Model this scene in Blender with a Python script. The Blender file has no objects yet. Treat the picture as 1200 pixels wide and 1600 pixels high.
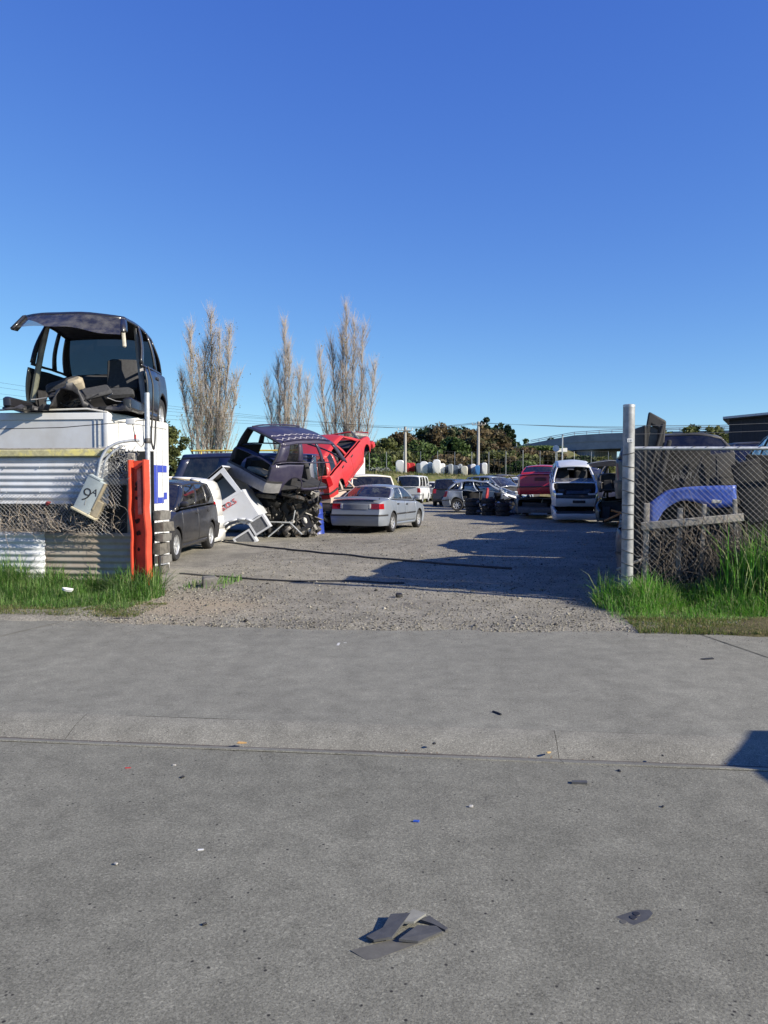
import bpy, math, random
import numpy as np
from mathutils import Vector, Matrix, Euler, noise as mnoise

random.seed(7); RNG = np.random.default_rng(7)
scene = bpy.context.scene
COL = scene.collection
R = math.radians

# ---------------------------------------------------------------- camera
cam_data = bpy.data.cameras.new("camera")
cam = bpy.data.objects.new("camera", cam_data); COL.objects.link(cam)
cam.location = (0, 0, 1.55)
cam.rotation_euler = (R(90 - 2.217), 0, 0)
cam_data.sensor_fit = 'HORIZONTAL'; cam_data.sensor_width = 36.0
cam_data.lens = 36.0 * 1240 / 1200
cam_data.clip_start = 0.05; cam_data.clip_end = 4000
scene.camera = cam

# ---------------------------------------------------------------- sky and sun
SUN_EL = 27.0
SUN_AZ = 115.0                     # clockwise from +Y: to the right and a little behind the camera
world = bpy.data.worlds.new("World"); scene.world = world; world.use_nodes = True
wn = world.node_tree.nodes; wl = world.node_tree.links
for n in list(wn): wn.remove(n)
sky = wn.new('ShaderNodeTexSky'); sky.sky_type = 'NISHITA'; sky.sun_disc = False
sky.sun_elevation = R(SUN_EL); sky.sun_rotation = R(SUN_AZ)
sky.altitude = 0; sky.air_density = 0.8; sky.dust_density = 0.0; sky.ozone_density = 3.0
bg = wn.new('ShaderNodeBackground'); bg.inputs['Strength'].default_value = 0.068
wo = wn.new('ShaderNodeOutputWorld')
# the phone's rendering of a clear sky: one grade over the whole sky, deeper blue overhead
sr = wn.new('ShaderNodeSeparateColor'); cr = wn.new('ShaderNodeCombineColor'); wl.new(sky.outputs[0], sr.inputs[0])
for i, (pw, k) in enumerate(((1.08, .78), (.98, 1.12), (.47, 3.3))):
    a = wn.new('ShaderNodeMath'); a.operation = 'POWER'; a.inputs[1].default_value = pw
    b = wn.new('ShaderNodeMath'); b.operation = 'MULTIPLY'; b.inputs[1].default_value = k
    wl.new(sr.outputs[i], a.inputs[0]); wl.new(a.outputs[0], b.inputs[0]); wl.new(b.outputs[0], cr.inputs[i])
wl.new(cr.outputs[0], bg.inputs[0]); wl.new(bg.outputs[0], wo.inputs[0])

sd = bpy.data.lights.new("sun", 'SUN'); sd.energy = 5.0; sd.angle = R(0.53); sd.color = (1.0, 0.91, 0.76)
sun = bpy.data.objects.new("sun", sd); COL.objects.link(sun)
_a = R(SUN_AZ); _e = R(SUN_EL)
to_sun = Vector((math.sin(_a) * math.cos(_e), math.cos(_a) * math.cos(_e), math.sin(_e)))
sun.rotation_euler = (-to_sun).to_track_quat('-Z', 'Y').to_euler()
sun.location = to_sun * 60
scene.view_settings.view_transform = 'Standard'; scene.view_settings.look = 'None'
scene.view_settings.exposure = 0.8; scene.view_settings.gamma = 1.0
scene.view_settings.use_curve_mapping = False

# ---------------------------------------------------------------- helpers
def tag(o, label=None, cat=None, group=None, kind=None):
    if label: o['label'] = label
    if cat: o['category'] = cat
    if group: o['group'] = group
    if kind: o['kind'] = kind
    return o

def empty(name, loc=(0, 0, 0), rot=(0, 0, 0), label=None, cat=None, group=None):
    o = bpy.data.objects.new(name, None); COL.objects.link(o)
    o.location = loc; o.rotation_euler = rot; o.empty_display_size = 0.2
    return tag(o, label, cat, group)

def link(name, me, mats, parent=None, loc=None, rot=None):
    if mats is not None:
        if not isinstance(mats, (list, tuple)): mats = [mats]
        if len(me.materials) == 0:
            for m in mats: me.materials.append(m)
    o = bpy.data.objects.new(name, me); COL.objects.link(o)
    if parent: o.parent = parent
    if loc is not None: o.location = loc
    if rot is not None: o.rotation_euler = rot
    return o

def copy_tree(o, parent=None):
    c = o.copy(); COL.objects.link(c); c.parent = parent
    for ch in list(o.children): copy_tree(ch, c)
    return c

class MB:
    def __init__(s): s.v = []; s.f = []; s.m = []
    def add(s, vs, fs, mi=0):
        b = len(s.v); s.v += [tuple(p) for p in vs]
        s.f += [tuple(b + i for i in f) for f in fs]; s.m += [mi] * len(fs)
        return s
    def box(s, c, size, rot=None, mi=0, taper=1.0):
        x, y, z = size[0] / 2, size[1] / 2, size[2] / 2
        vs = [Vector((sx * x * (taper if sz > 0 else 1), sy * y * (taper if sz > 0 else 1), sz * z)) for sz in (-1, 1) for sy in (-1, 1) for sx in (-1, 1)]
        if rot is not None:
            Mx = rot if isinstance(rot, Matrix) else Euler(rot).to_matrix()
            vs = [Mx @ p for p in vs]
        cc = Vector(c)
        return s.add([p + cc for p in vs], [(0, 2, 3, 1), (4, 5, 7, 6), (0, 1, 5, 4), (2, 6, 7, 3), (0, 4, 6, 2), (1, 3, 7, 5)], mi)
    def bevbox(s, c, size, b=0.01, rot=None, mi=0):
        x, y, z = size[0] / 2, size[1] / 2, size[2] / 2
        b = min(b, x * .8, y * .8, z * .8)
        pl = []
        for (ax, ay) in ((1, 1), (-1, 1), (-1, -1), (1, -1)):
            for k in (0, .5, 1):
                a0 = math.atan2(ay, ax) - math.pi / 4 + k * math.pi / 2
                pl.append((ax * (x - b) + b * math.cos(a0), ay * (y - b) + b * math.sin(a0)))
        n = len(pl); vs = []
        for zz, sc in ((-z, b), (-z + b, 0), (z - b, 0), (z, b)):
            for p in pl:
                l = math.hypot(*p); kx = (x - sc) / x; ky = (y - sc) / y
                vs.append(Vector((p[0] * kx, p[1] * ky, zz)))
        if rot is not None:
            Mx = rot if isinstance(rot, Matrix) else Euler(rot).to_matrix()
            vs = [Mx @ p for p in vs]
        cc = Vector(c)
        fs = [(i + k * n, (i + 1) % n + k * n, (i + 1) % n + (k + 1) * n, i + (k + 1) * n) for k in range(3) for i in range(n)]
        fs += [tuple(range(n - 1, -1, -1)), tuple(range(3 * n, 4 * n))]
        return s.add([p + cc for p in vs], fs, mi)
    def tube(s, pts, r, n=6, mi=0, cap=True):
        pts = [Vector(p) for p in pts]
        if not isinstance(r, (list, tuple)): r = [r] * len(pts)
        vs = []; prev = None
        for i, p in enumerate(pts):
            t = (pts[min(i + 1, len(pts) - 1)] - pts[max(i - 1, 0)])
            if t.length < 1e-9: t = Vector((0, 0, 1))
            t.normalize()
            a = prev if prev is not None else (Vector((0, 0, 1)) if abs(t.z) < .9 else Vector((1, 0, 0)))
            a = a - t * a.dot(t)
            if a.length < 1e-6: a = t.orthogonal()
            a.normalize(); b = t.cross(a); prev = a
            for k in range(n):
                an = 2 * math.pi * k / n
                vs.append(p + (a * math.cos(an) + b * math.sin(an)) * r[i])
        fs = [(i * n + k, i * n + (k + 1) % n, (i + 1) * n + (k + 1) % n, (i + 1) * n + k) for i in range(len(pts) - 1) for k in range(n)]
        if cap: fs += [tuple(range(n - 1, -1, -1)), tuple((len(pts) - 1) * n + k for k in range(n))]
        return s.add(vs, fs, mi)
    def lathe(s, prof, n=20, axis='Y', c=(0, 0, 0), mi=0, rot=None):
        vs = []
        for (r, h) in prof:
            for k in range(n):
                a = 2 * math.pi * k / n
                p = Vector((r * math.cos(a), h, r * math.sin(a))) if axis == 'Y' else Vector((r * math.cos(a), r * math.sin(a), h))
                if rot is not None: p = Euler(rot).to_matrix() @ p
                vs.append(p + Vector(c))
        m = len(prof)
        fs = [(i * n + k, (i + 1) * n + k, (i + 1) * n + (k + 1) % n, i * n + (k + 1) % n) for i in range(m - 1) for k in range(n)]
        return s.add(vs, fs, mi)
    def prism(s, poly, d0, d1, plane='XZ', mi=0):
        """poly in a plane, extruded from d0 to d1 along the other axis"""
        def P(a, b, d):
            return {'XZ': (a, d, b), 'XY': (a, b, d), 'YZ': (d, a, b)}[plane]
        n = len(poly)
        vs = [P(a, b, d0) for a, b in poly] + [P(a, b, d1) for a, b in poly]
        fs = [tuple(range(n)), tuple(range(2 * n - 1, n - 1, -1))] + [(i, i + n, (i + 1) % n + n, (i + 1) % n) for i in range(n)]
        return s.add(vs, fs, mi)
    def grid(s, P, nu, nv, mi=0):
        vs = [P(i / nu, j / nv) for i in range(nu + 1) for j in range(nv + 1)]
        fs = [(i * (nv + 1) + j, (i + 1) * (nv + 1) + j, (i + 1) * (nv + 1) + j + 1, i * (nv + 1) + j + 1) for i in range(nu) for j in range(nv)]
        return s.add(vs, fs, mi)
    def xform(s, M, start=0):
        for i in range(start, len(s.v)): s.v[i] = tuple(M @ Vector(s.v[i]))
        return s
    def crumple(s, amp, scale=3.0, seed=0.0):
        out = []
        for p in s.v:
            q = Vector(p) * scale + Vector((seed, seed * 1.7, seed * .3))
            d = mnoise.noise_vector(q)
            out.append(tuple(Vector(p) + d * amp))
        s.v = out; return s
    def mesh(s, name, angle=35):
        me = bpy.data.meshes.new(name)
        me.from_pydata(s.v, [], s.f)
        if any(s.m): me.polygons.foreach_set('material_index', s.m)
        if angle:
            me.polygons.foreach_set('use_smooth', [True] * len(me.polygons))
            me.update(); me.set_sharp_from_angle(angle=R(angle))
        me.update()
        return me
    def build(s, name, mats, parent=None, angle=35, loc=None, rot=None, fixn=False):
        me = s.mesh(name, angle)
        if fixn:
            import bmesh
            bm = bmesh.new(); bm.from_mesh(me); bmesh.ops.recalc_face_normals(bm, faces=bm.faces); bm.to_mesh(me); bm.free()
        return link(name, me, mats, parent, loc, rot)

def fast_mesh(name, V, F, colors=None):
    """V (n,3); F (m,3) or (m,4) int; colors per vertex (n,3)"""
    me = bpy.data.meshes.new(name)
    V = np.asarray(V, np.float32); F = np.asarray(F, np.int32)
    me.vertices.add(len(V)); me.vertices.foreach_set('co', V.ravel())
    k = F.shape[1]
    me.loops.add(F.size); me.loops.foreach_set('vertex_index', F.ravel())
    me.polygons.add(len(F)); me.polygons.foreach_set('loop_start', np.arange(0, F.size, k, dtype=np.int32))
    me.polygons.foreach_set('loop_total', np.full(len(F), k, np.int32))
    if colors is not None:
        at = me.color_attributes.new('tint', 'FLOAT_COLOR', 'POINT')
        c = np.ones((len(V), 4), np.float32); c[:, :3] = colors
        at.data.foreach_set('color', c.ravel())
    me.update(calc_edges=True); me.validate()
    return me

# street frame: s runs to the right along the street, t away from the camera
SA = R(-6.5); ES = Vector((math.cos(SA), math.sin(SA), 0)); ET = Vector((-math.sin(SA), math.cos(SA), 0))
def ST(s, t, z=0.0): return ES * s + ET * t + Vector((0, 0, z))
def to_st(p): return (ES.dot(p), ET.dot(p))

# ---------------------------------------------------------------- materials
def newmat(name):
    m = bpy.data.materials.new(name); m.use_nodes = True
    nt = m.node_tree; p = nt.nodes['Principled BSDF']
    return m, nt, p
def nd(nt, typ, **kw):
    n = nt.nodes.new(typ)
    for k, v in kw.items():
        if k in n.inputs.keys(): n.inputs[k].default_value = v
        else: setattr(n, k, v)
    return n
def ramp(nt, src, stops):
    n = nt.nodes.new('ShaderNodeValToRGB'); e = n.color_ramp.elements
    while len(e) > 1: e.remove(e[-1])
    e[0].position = stops[0][0]; e[0].color = (*stops[0][1], 1) if len(stops[0][1]) == 3 else stops[0][1]
    for pos, c in stops[1:]:
        q = e.new(pos); q.color = (*c, 1) if len(c) == 3 else c
    nt.links.new(src, n.inputs[0]); return n
def mixc(nt, fac, a, b, mode='MIX'):
    n = nt.nodes.new('ShaderNodeMix'); n.data_type = 'RGBA'; n.blend_type = mode
    for sock, val in ((n.inputs[0], fac), (n.inputs[6], a), (n.inputs[7], b)):
        if hasattr(val, 'is_output'): nt.links.new(val, sock)
        elif isinstance(val, (int, float)): sock.default_value = val
        else: sock.default_value = (*val, 1)
    return n.outputs[2]
def texco(nt, scale=1.0, obj=True, rnd=True):
    tc = nt.nodes.new('ShaderNodeTexCoord'); out = tc.outputs['Object' if obj else 'Generated']
    if rnd:
        oi = nt.nodes.new('ShaderNodeObjectInfo'); v = nt.nodes.new('ShaderNodeVectorMath'); v.operation = 'ADD'
        mm = nt.nodes.new('ShaderNodeMath'); mm.operation = 'MULTIPLY'; mm.inputs[1].default_value = 37.0
        nt.links.new(oi.outputs['Random'], mm.inputs[0]); nt.links.new(out, v.inputs[0]); nt.links.new(mm.outputs[0], v.inputs[1]); out = v.outputs[0]
    return out
def noise_(nt, co, scale, detail=4, rough=.55):
    n = nt.nodes.new('ShaderNodeTexNoise'); n.inputs['Scale'].default_value = scale; n.inputs['Detail'].default_value = detail; n.inputs['Roughness'].default_value = rough
    nt.links.new(co, n.inputs['Vector']); return n.outputs['Fac']
def bump_(nt, p, h, strength=.3, dist=.01):
    b = nt.nodes.new('ShaderNodeBump'); b.inputs['Strength'].default_value = strength; b.inputs['Distance'].default_value = dist
    nt.links.new(h, b.inputs['Height']); nt.links.new(b.outputs[0], p.inputs['Normal'])

def paint(name, col, rough=.32, metal=0.0, dirt=.35, dirtcol=(.16, .14, .115), coat=.4, dent=.15, thr=.5):
    m, nt, p = newmat(name); co = texco(nt)
    n1 = noise_(nt, co, 2.2, 6, .62); n2 = noise_(nt, co, 19, 4, .7)
    f = nt.nodes.new('ShaderNodeMath'); f.operation = 'MULTIPLY_ADD'; nt.links.new(n2, f.inputs[0]); f.inputs[1].default_value = .35; nt.links.new(n1, f.inputs[2])
    r = ramp(nt, f.outputs[0], [(thr, (0, 0, 0)), (thr + .4, (dirt,) * 3)])
    base = mixc(nt, n2, tuple(c * .9 for c in col), tuple(min(1, c * 1.08) for c in col))
    c = mixc(nt, r.outputs[0], base, dirtcol)
    nt.links.new(c, p.inputs['Base Color'])
    rr = ramp(nt, f.outputs[0], [(.35, (rough,) * 3), (1.0, (min(1, rough + .38),) * 3)])
    nt.links.new(rr.outputs[0], p.inputs['Roughness'])
    p.inputs['Metallic'].default_value = metal; p.inputs['Coat Weight'].default_value = coat; p.inputs['Coat Roughness'].default_value = .12
    n3 = noise_(nt, co, 3.0, 2, .5); bump_(nt, p, n3, dent, .03)
    return m

def plain(name, col, rough=.7, metal=0.0, var=.25, scale=12, bump=.15, bdist=.004, spots=None):
    m, nt, p = newmat(name); co = texco(nt); n = noise_(nt, co, scale, 5, .6)
    lo = tuple(c * (1 - var) for c in col); hi = tuple(min(1, c * (1 + var)) for c in col)
    r = ramp(nt, n, [(.3, lo), (.7, hi)]); out = r.outputs[0]
    if spots:
        n2 = noise_(nt, co, spots[2], 5, .65); r2 = ramp(nt, n2, [(spots[1], (0, 0, 0)), (spots[1] + .1, (1, 1, 1))])
        out = mixc(nt, r2.outputs[0], out, spots[0])
    nt.links.new(out, p.inputs['Base Color']); p.inputs['Roughness'].default_value = rough; p.inputs['Metallic'].default_value = metal
    if bump: bump_(nt, p, n, bump, bdist)
    return m

def glass(name, tint=(.25, .3, .3), alpha=.55, dust=.12):
    """tinted car glass: part see-through, part glossy, a little dusty"""
    m = bpy.data.materials.new(name); m.use_nodes = True; nt = m.node_tree
    for n in list(nt.nodes): nt.nodes.remove(n)
    out = nt.nodes.new('ShaderNodeOutputMaterial')
    tr = nt.nodes.new('ShaderNodeBsdfTransparent'); tr.inputs[0].default_value = (*tint, 1)
    gl = nt.nodes.new('ShaderNodeBsdfGlossy'); gl.inputs['Roughness'].default_value = .04; gl.inputs[0].default_value = (.9, .95, 1, 1)
    df = nt.nodes.new('ShaderNodeBsdfDiffuse'); df.inputs[0].default_value = (.22, .21, .19, 1)
    fw_ = nt.nodes.new('ShaderNodeLayerWeight'); fw_.inputs[0].default_value = .5; fr = ramp(nt, fw_.outputs['Facing'], [(0, (.06,) * 3), (.5, (.10,) * 3), (.8, (.34,) * 3), (1, (1,) * 3)])
    m1 = nt.nodes.new('ShaderNodeMixShader'); m2 = nt.nodes.new('ShaderNodeMixShader')
    co = texco(nt); n = noise_(nt, co, 6, 5, .65); rr = ramp(nt, n, [(.4, (dust * .3,) * 3), (.8, (dust * 2,) * 3)])
    nt.links.new(fr.outputs[0], m1.inputs[0]); nt.links.new(tr.outputs[0], m1.inputs[1]); nt.links.new(gl.outputs[0], m1.inputs[2])
    nt.links.new(rr.outputs[0], m2.inputs[0]); nt.links.new(m1.outputs[0], m2.inputs[1]); nt.links.new(df.outputs[0], m2.inputs[2])
    nt.links.new(m2.outputs[0], out.inputs[0])
    return m

def tintmat(name, rough=.7, trans=0.0, mul=1.0):
    """colour from the per-piece tint attribute (natural variation between leaves, blades, stones)"""
    m, nt, p = newmat(name)
    a = nt.nodes.new('ShaderNodeAttribute'); a.attribute_name = 'tint'
    nt.links.new(a.outputs['Color'], p.inputs['Base Color']); p.inputs['Roughness'].default_value = rough
    p.inputs['Specular IOR Level'].default_value = .25
    if trans:
        o = [n for n in nt.nodes if n.type == 'OUTPUT_MATERIAL'][0]
        t = nt.nodes.new('ShaderNodeBsdfTranslucent'); nt.links.new(a.outputs['Color'], t.inputs[0])
        mx = nt.nodes.new('ShaderNodeMixShader'); mx.inputs[0].default_value = trans
        nt.links.new(p.outputs[0], mx.inputs[1]); nt.links.new(t.outputs[0], mx.inputs[2]); nt.links.new(mx.outputs[0], o.inputs[0])
    return m

M = {}
M['tyre'] = plain('tyre_rubber', (.018, .018, .019), .85, 0, .3, 30)
M['rim'] = plain('wheel_silver', (.48, .49, .5), .38, .55, .15, 9, .05)
M['trim'] = plain('black_trim', (.02, .02, .022), .6, 0, .3, 14)
M['inner'] = plain('dark_interior', (.022, .022, .025), .85, 0, .4, 9)
M['seat'] = plain('grey_seat_cloth', (.04, .041, .045), .95, 0, .25, 30)
M['beige'] = plain('beige_trim', (.30, .26, .19), .85, 0, .3, 9)
M['glass'] = glass('car_glass')
M['dglass'] = glass('dark_car_glass', (.07, .08, .09), dust=.08)
M['redlamp'] = plain('red_lamp_lens', (.27, .008, .012), .10, 0, .2, 30, 0)
M['clearlamp'] = plain('clear_lamp_lens', (.55, .55, .53), .1, .3, .2, 30, 0)
M['amber'] = plain('amber_lamp_lens', (.6, .2, .03), .15, 0, .2, 30, 0)
M['galv'] = plain('galvanised_steel', (.42, .44, .46), .5, .45, .22, 26, .1)
M['white'] = paint('white_paint', (.68, .69, .69), .4, 0, .35, (.36, .32, .26), .1, .1)
M['offwhite'] = paint('aged_white_paint', (.70, .69, .64), .5, 0, .5, (.34, .28, .2), .05, .15, .45)
M['plate'] = plain('number_plate', (.6, .6, .57), .5, 0, .1, 30, 0)
M['steel'] = plain('scrap_steel', (.10, .095, .09), .55, .4, .6, 14, .3, .01, ((.12, .06, .03), .6, 8))
M['alu'] = plain('cast_aluminium', (.25, .24, .22), .6, .35, .45, 14, .3, .01)
M['grease'] = plain('greasy_black_metal', (.02, .019, .018), .45, .2, .5, 10, .3, .01)
M['rust'] = plain('rusty_steel', (.13, .055, .028), .85, .1, .5, 8, .3, .006)
M['wood'] = plain('weathered_timber', (.27, .25, .22), .9, 0, .35, 16, .4, .004)
M['concrete'] = plain('concrete', (.33, .32, .30), .92, 0, .2, 14, .3, .004)
# ---------------------------------------------------------------- ground materials
def chipseal(name, base, var, chip=140, pit=.35, tint=(1, 1, 1), bump=.5):
    m, nt, p = newmat(name); co = texco(nt, rnd=False)
    big = noise_(nt, co, .55, 4, .6); mid = noise_(nt, co, 5.5, 5, .62); fine = noise_(nt, co, chip, 3, .7)
    vor = nt.nodes.new('ShaderNodeTexVoronoi'); vor.inputs['Scale'].default_value = chip * .85; nt.links.new(co, vor.inputs['Vector'])
    lo = tuple(base * (1 - var) * t for t in tint); hi = tuple(base * (1 + var) * t for t in tint)
    c0 = ramp(nt, big, [(.32, lo), (.68, hi)]).outputs[0]
    c1 = mixc(nt, 1.0, c0, ramp(nt, mid, [(.3, (.82,) * 3), (.7, (1.14,) * 3)]).outputs[0], 'MULTIPLY')
    c2 = mixc(nt, 1.0, c1, ramp(nt, fine, [(.33, (.55,) * 3), (.47, (.96,) * 3), (.7, (1.25,) * 3)]).outputs[0], 'MULTIPLY')
    # each chip its own shade
    sep = nt.nodes.new('ShaderNodeSeparateColor'); nt.links.new(vor.outputs['Color'], sep.inputs[0])
    c3 = mixc(nt, .5, c2, mixc(nt, 1.0, c2, ramp(nt, sep.outputs[0], [(0, (.62,) * 3), (.9, (1.3,) * 3), (1, (1.8,) * 3)]).outputs[0], 'MULTIPLY'))
    # missing chips: small dark pits of tar
    v2 = nt.nodes.new('ShaderNodeTexVoronoi'); v2.inputs['Scale'].default_value = 26; v2.inputs['Randomness'].default_value = 1; nt.links.new(co, v2.inputs['Vector'])
    pitm = noise_(nt, co, 9, 2, .5)
    pr = ramp(nt, v2.outputs['Distance'], [(.11, (1,) * 3), (.19, (0,) * 3)])
    pm = mixc(nt, 1.0, pr.outputs[0], ramp(nt, pitm, [(.55, (0,) * 3), (.60, (pit * 2,) * 3)]).outputs[0], 'MULTIPLY')
    mp = nt.nodes.new('ShaderNodeMapping'); mp.inputs['Scale'].default_value = (.9, .16, 1); mp.inputs['Rotation'].default_value = (0, 0, .5); nt.links.new(co, mp.inputs[0])
    stn = noise_(nt, mp.outputs[0], 2.6, 5, .6); blot = noise_(nt, co, 1.7, 6, .7)
    c3 = mixc(nt, 1.0, c3, ramp(nt, stn, [(.36, (.92,) * 3), (.5, (1.0,) * 3), (.68, (1.04,) * 3)]).outputs[0], 'MULTIPLY')
    c3 = mixc(nt, 1.0, c3, ramp(nt, blot, [(.62, (1.0,) * 3), (.70, (.86, .855, .84))]).outputs[0], 'MULTIPLY')
    c4 = mixc(nt, pm, c3, (.025, .024, .023))
    nt.links.new(c4, p.inputs['Base Color']); p.inputs['Roughness'].default_value = .93; p.inputs['Specular IOR Level'].default_value = .3
    f2 = noise_(nt, co, chip * .55, 4, .75); bump_(nt, p, f2, bump, .006)
    return m
M['road'] = chipseal('chip_seal_road', .166, .10, 150, .5, (1.0, .98, .80), .42)
M['apron'] = chipseal('concrete_driveway', .192, .08, 170, .25, (1.0, .98, .81), .35)
M['kerb'] = chipseal('gutter_concrete', .200, .13, 160, .3, (1.0, .97, .81), .4)

def gravelmat():
    m, nt, p = newmat('yard_gravel'); co = texco(nt, rnd=False)
    big = noise_(nt, co, .28, 5, .6); mid = noise_(nt, co, 2.2, 6, .68); fine = noise_(nt, co, 46, 4, .75)
    c0 = ramp(nt, big, [(.3, (.185, .174, .143)), (.5, (.245, .23, .188)), (.7, (.29, .27, .216))]).outputs[0]
    c1 = mixc(nt, 1.0, c0, ramp(nt, mid, [(.3, (.7,) * 3), (.7, (1.2,) * 3)]).outputs[0], 'MULTIPLY')
    c2 = mixc(nt, 1.0, c1, ramp(nt, fine, [(.32, (.26,) * 3), (.46, (.90,) * 3), (.70, (1.6,) * 3)]).outputs[0], 'MULTIPLY')
    # pale sandy patch beside the gate post
    sp = nt.nodes.new('ShaderNodeVectorMath'); sp.operation = 'DISTANCE'; sp.inputs[1].default_value = (-2.35, 9.5, 0); nt.links.new(co, sp.inputs[0])
    ad = nt.nodes.new('ShaderNodeMath'); ad.operation = 'MULTIPLY_ADD'; nt.links.new(mid, ad.inputs[0]); ad.inputs[1].default_value = 1.2; nt.links.new(sp.outputs['Value'], ad.inputs[2])
    sm = ramp(nt, ad.outputs[0], [(.9, (.75,) * 3), (1.9, (0,) * 3)])
    sm.color_ramp.elements[0].position = .55; sm.color_ramp.elements[1].position = 1.0
    mr = nt.nodes.new('ShaderNodeMath'); mr.operation = 'MULTIPLY'; mr.inputs[1].default_value = .55; nt.links.new(ad.outputs[0], mr.inputs[0]); nt.links.new(mr.outputs[0], sm.inputs[0])
    c3 = mixc(nt, sm.outputs[0], c2, mixc(nt, fine, (.27, .22, .15), (.40, .335, .235)))
    # dark oil stains in the yard
    st = noise_(nt, co, .8, 3, .5); so = ramp(nt, st, [(.62, (0,) * 3), (.72, (.55,) * 3)])
    c4 = mixc(nt, so.outputs[0], c3, (.07, .062, .055))
    nt.links.new(c4, p.inputs['Base Color']); p.inputs['Roughness'].default_value = .95; p.inputs['Specular IOR Level'].default_value = .2
    h = nt.nodes.new('ShaderNodeMath'); h.operation = 'ADD'; nt.links.new(fine, h.inputs[0]); nt.links.new(mid, h.inputs[1])
    bump_(nt, p, h.outputs[0], .8, .02)
    return m
M['gravel'] = gravelmat()
def soilmat(name, a, b, c):
    m, nt, p = newmat(name); co = texco(nt, rnd=False)
    n = noise_(nt, co, .9, 6, .65); f = noise_(nt, co, 22, 5, .7)
    c0 = ramp(nt, n, [(.35, a), (.5, b), (.66, c)]).outputs[0]
    c1 = mixc(nt, 1.0, c0, ramp(nt, f, [(.3, (.55,) * 3), (.7, (1.4,) * 3)]).outputs[0], 'MULTIPLY')
    nt.links.new(c1, p.inputs['Base Color']); p.inputs['Roughness'].default_value = .97; p.inputs['Specular IOR Level'].default_value = .1
    bump_(nt, p, f, .8, .03); return m
M['soil'] = soilmat('verge_soil', (.075, .07, .035), (.10, .09, .045), (.15, .125, .08))
M['field'] = soilmat('rough_ground', (.06, .065, .03), (.10, .09, .05), (.15, .13, .085))
M['bank'] = soilmat('grassy_clay_bank', (.06, .075, .025), (.10, .105, .042), (.20, .165, .095))

# ---------------------------------------------------------------- ground sheets
def sheet(name, mat, P, nu, nv, kind='structure', label=None):
    mb = MB(); mb.grid(P, nu, nv)
    o = mb.build(name, mat, angle=None); o.data.polygons.foreach_set('use_smooth', [True] * len(o.data.polygons))
    tag(o, label, None, None, kind); return o
sheet('ground', M['field'], lambda u, v: (-1500 + 3000 * u, -400 + 3400 * v, -.15), 4, 4, label='rough open ground reaching to the horizon')
sheet('road', M['road'], lambda u, v: ST(-30 + 60 * u, -12 + (12 + 4.45) * v, -.022 - .02 * (1 - v)), 24, 8, label='grey chip sealed street in the foreground')
# gutter: channel slab, invert and rolled kerb as one profile
GP = [(4.452, -.021), (4.455, -.014), (4.62, -.060), (4.655, -.074), (4.69, -.064), (4.80, -.022), (4.93, .000), (4.965, .003), (4.968, -.006)]
mb = MB()
for i, s0 in enumerate(np.arange(-30, 30, 3.05)):
    a, b = float(s0), float(s0 + 3.047)
    vs = []; 
    for ss in np.linspace(a, b, 8):
        for (t, z) in GP: vs.append(ST(float(ss), t + .006 * mnoise.noise(Vector((ss * .7, t, 1))), z + .004 * mnoise.noise(Vector((ss * 1.3, t * 6, 3)))))
    n = len(GP); fs = [(k * n + j, (k + 1) * n + j, (k + 1) * n + j + 1, k * n + j + 1) for k in range(7) for j in range(n - 1)]
    mb.add(vs, fs)
g = mb.build('gutter', M['kerb'], angle=30); tag(g, 'shallow concrete kerb and channel across the driveway mouth', None, None, 'structure')
sheet('gutter_bed', M['soil'], lambda u, v: ST(-30 + 60 * u, 4.40 + .62 * v, -.11), 2, 2)
def apron_z(s, t): return .001 + .012 * math.sin(s * .8) * min(1, max(0, (t - 5.1) / 1.5)) + .01 * (t - 4.97) / 3
APE = 8.18
def apP(u, v):
    s = -30 + 60 * u; t = 4.972 + (APE + .35 - 4.972) * v
    return ST(s, t, apron_z(s, t))
sheet('driveway', M['apron'], apP, 120, 14, label='smooth grey concrete driveway apron and footpath')
# yard gravel: its front edge dips unevenly under the concrete
def gv(x, y): return .02 * mnoise.noise(Vector((x * .5, y * .5, 0))) + .012 * mnoise.noise(Vector((x * 2.1, y * 2.1, 4)))
def yard_z(x, y):
    s, t = ES.x * x + ES.y * y, ET.x * x + ET.y * y
    d = t - (APE + .20 * mnoise.noise(Vector((s * 1.1, 0, 7))) + .08 * mnoise.noise(Vector((s * 6, 0, 2))))
    base = .03 + gv(x, y)
    k = min(1, max(0, (d + .25) / .5)); k = k * k * (3 - 2 * k)
    return base * k + (-.03) * (1 - k) + .01
def yardP(u, v):
    x = -16 + 46 * u; w = v ** 1.6; t = 7.8 + 58 * w
    p = ST(x, t); p.x = x; 
    return (p.x, p.y, yard_z(p.x, p.y))
sheet('gravel_yard', M['gravel'], yardP, 300, 230, label='dusty grey gravel yard full of wrecked cars')

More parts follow.
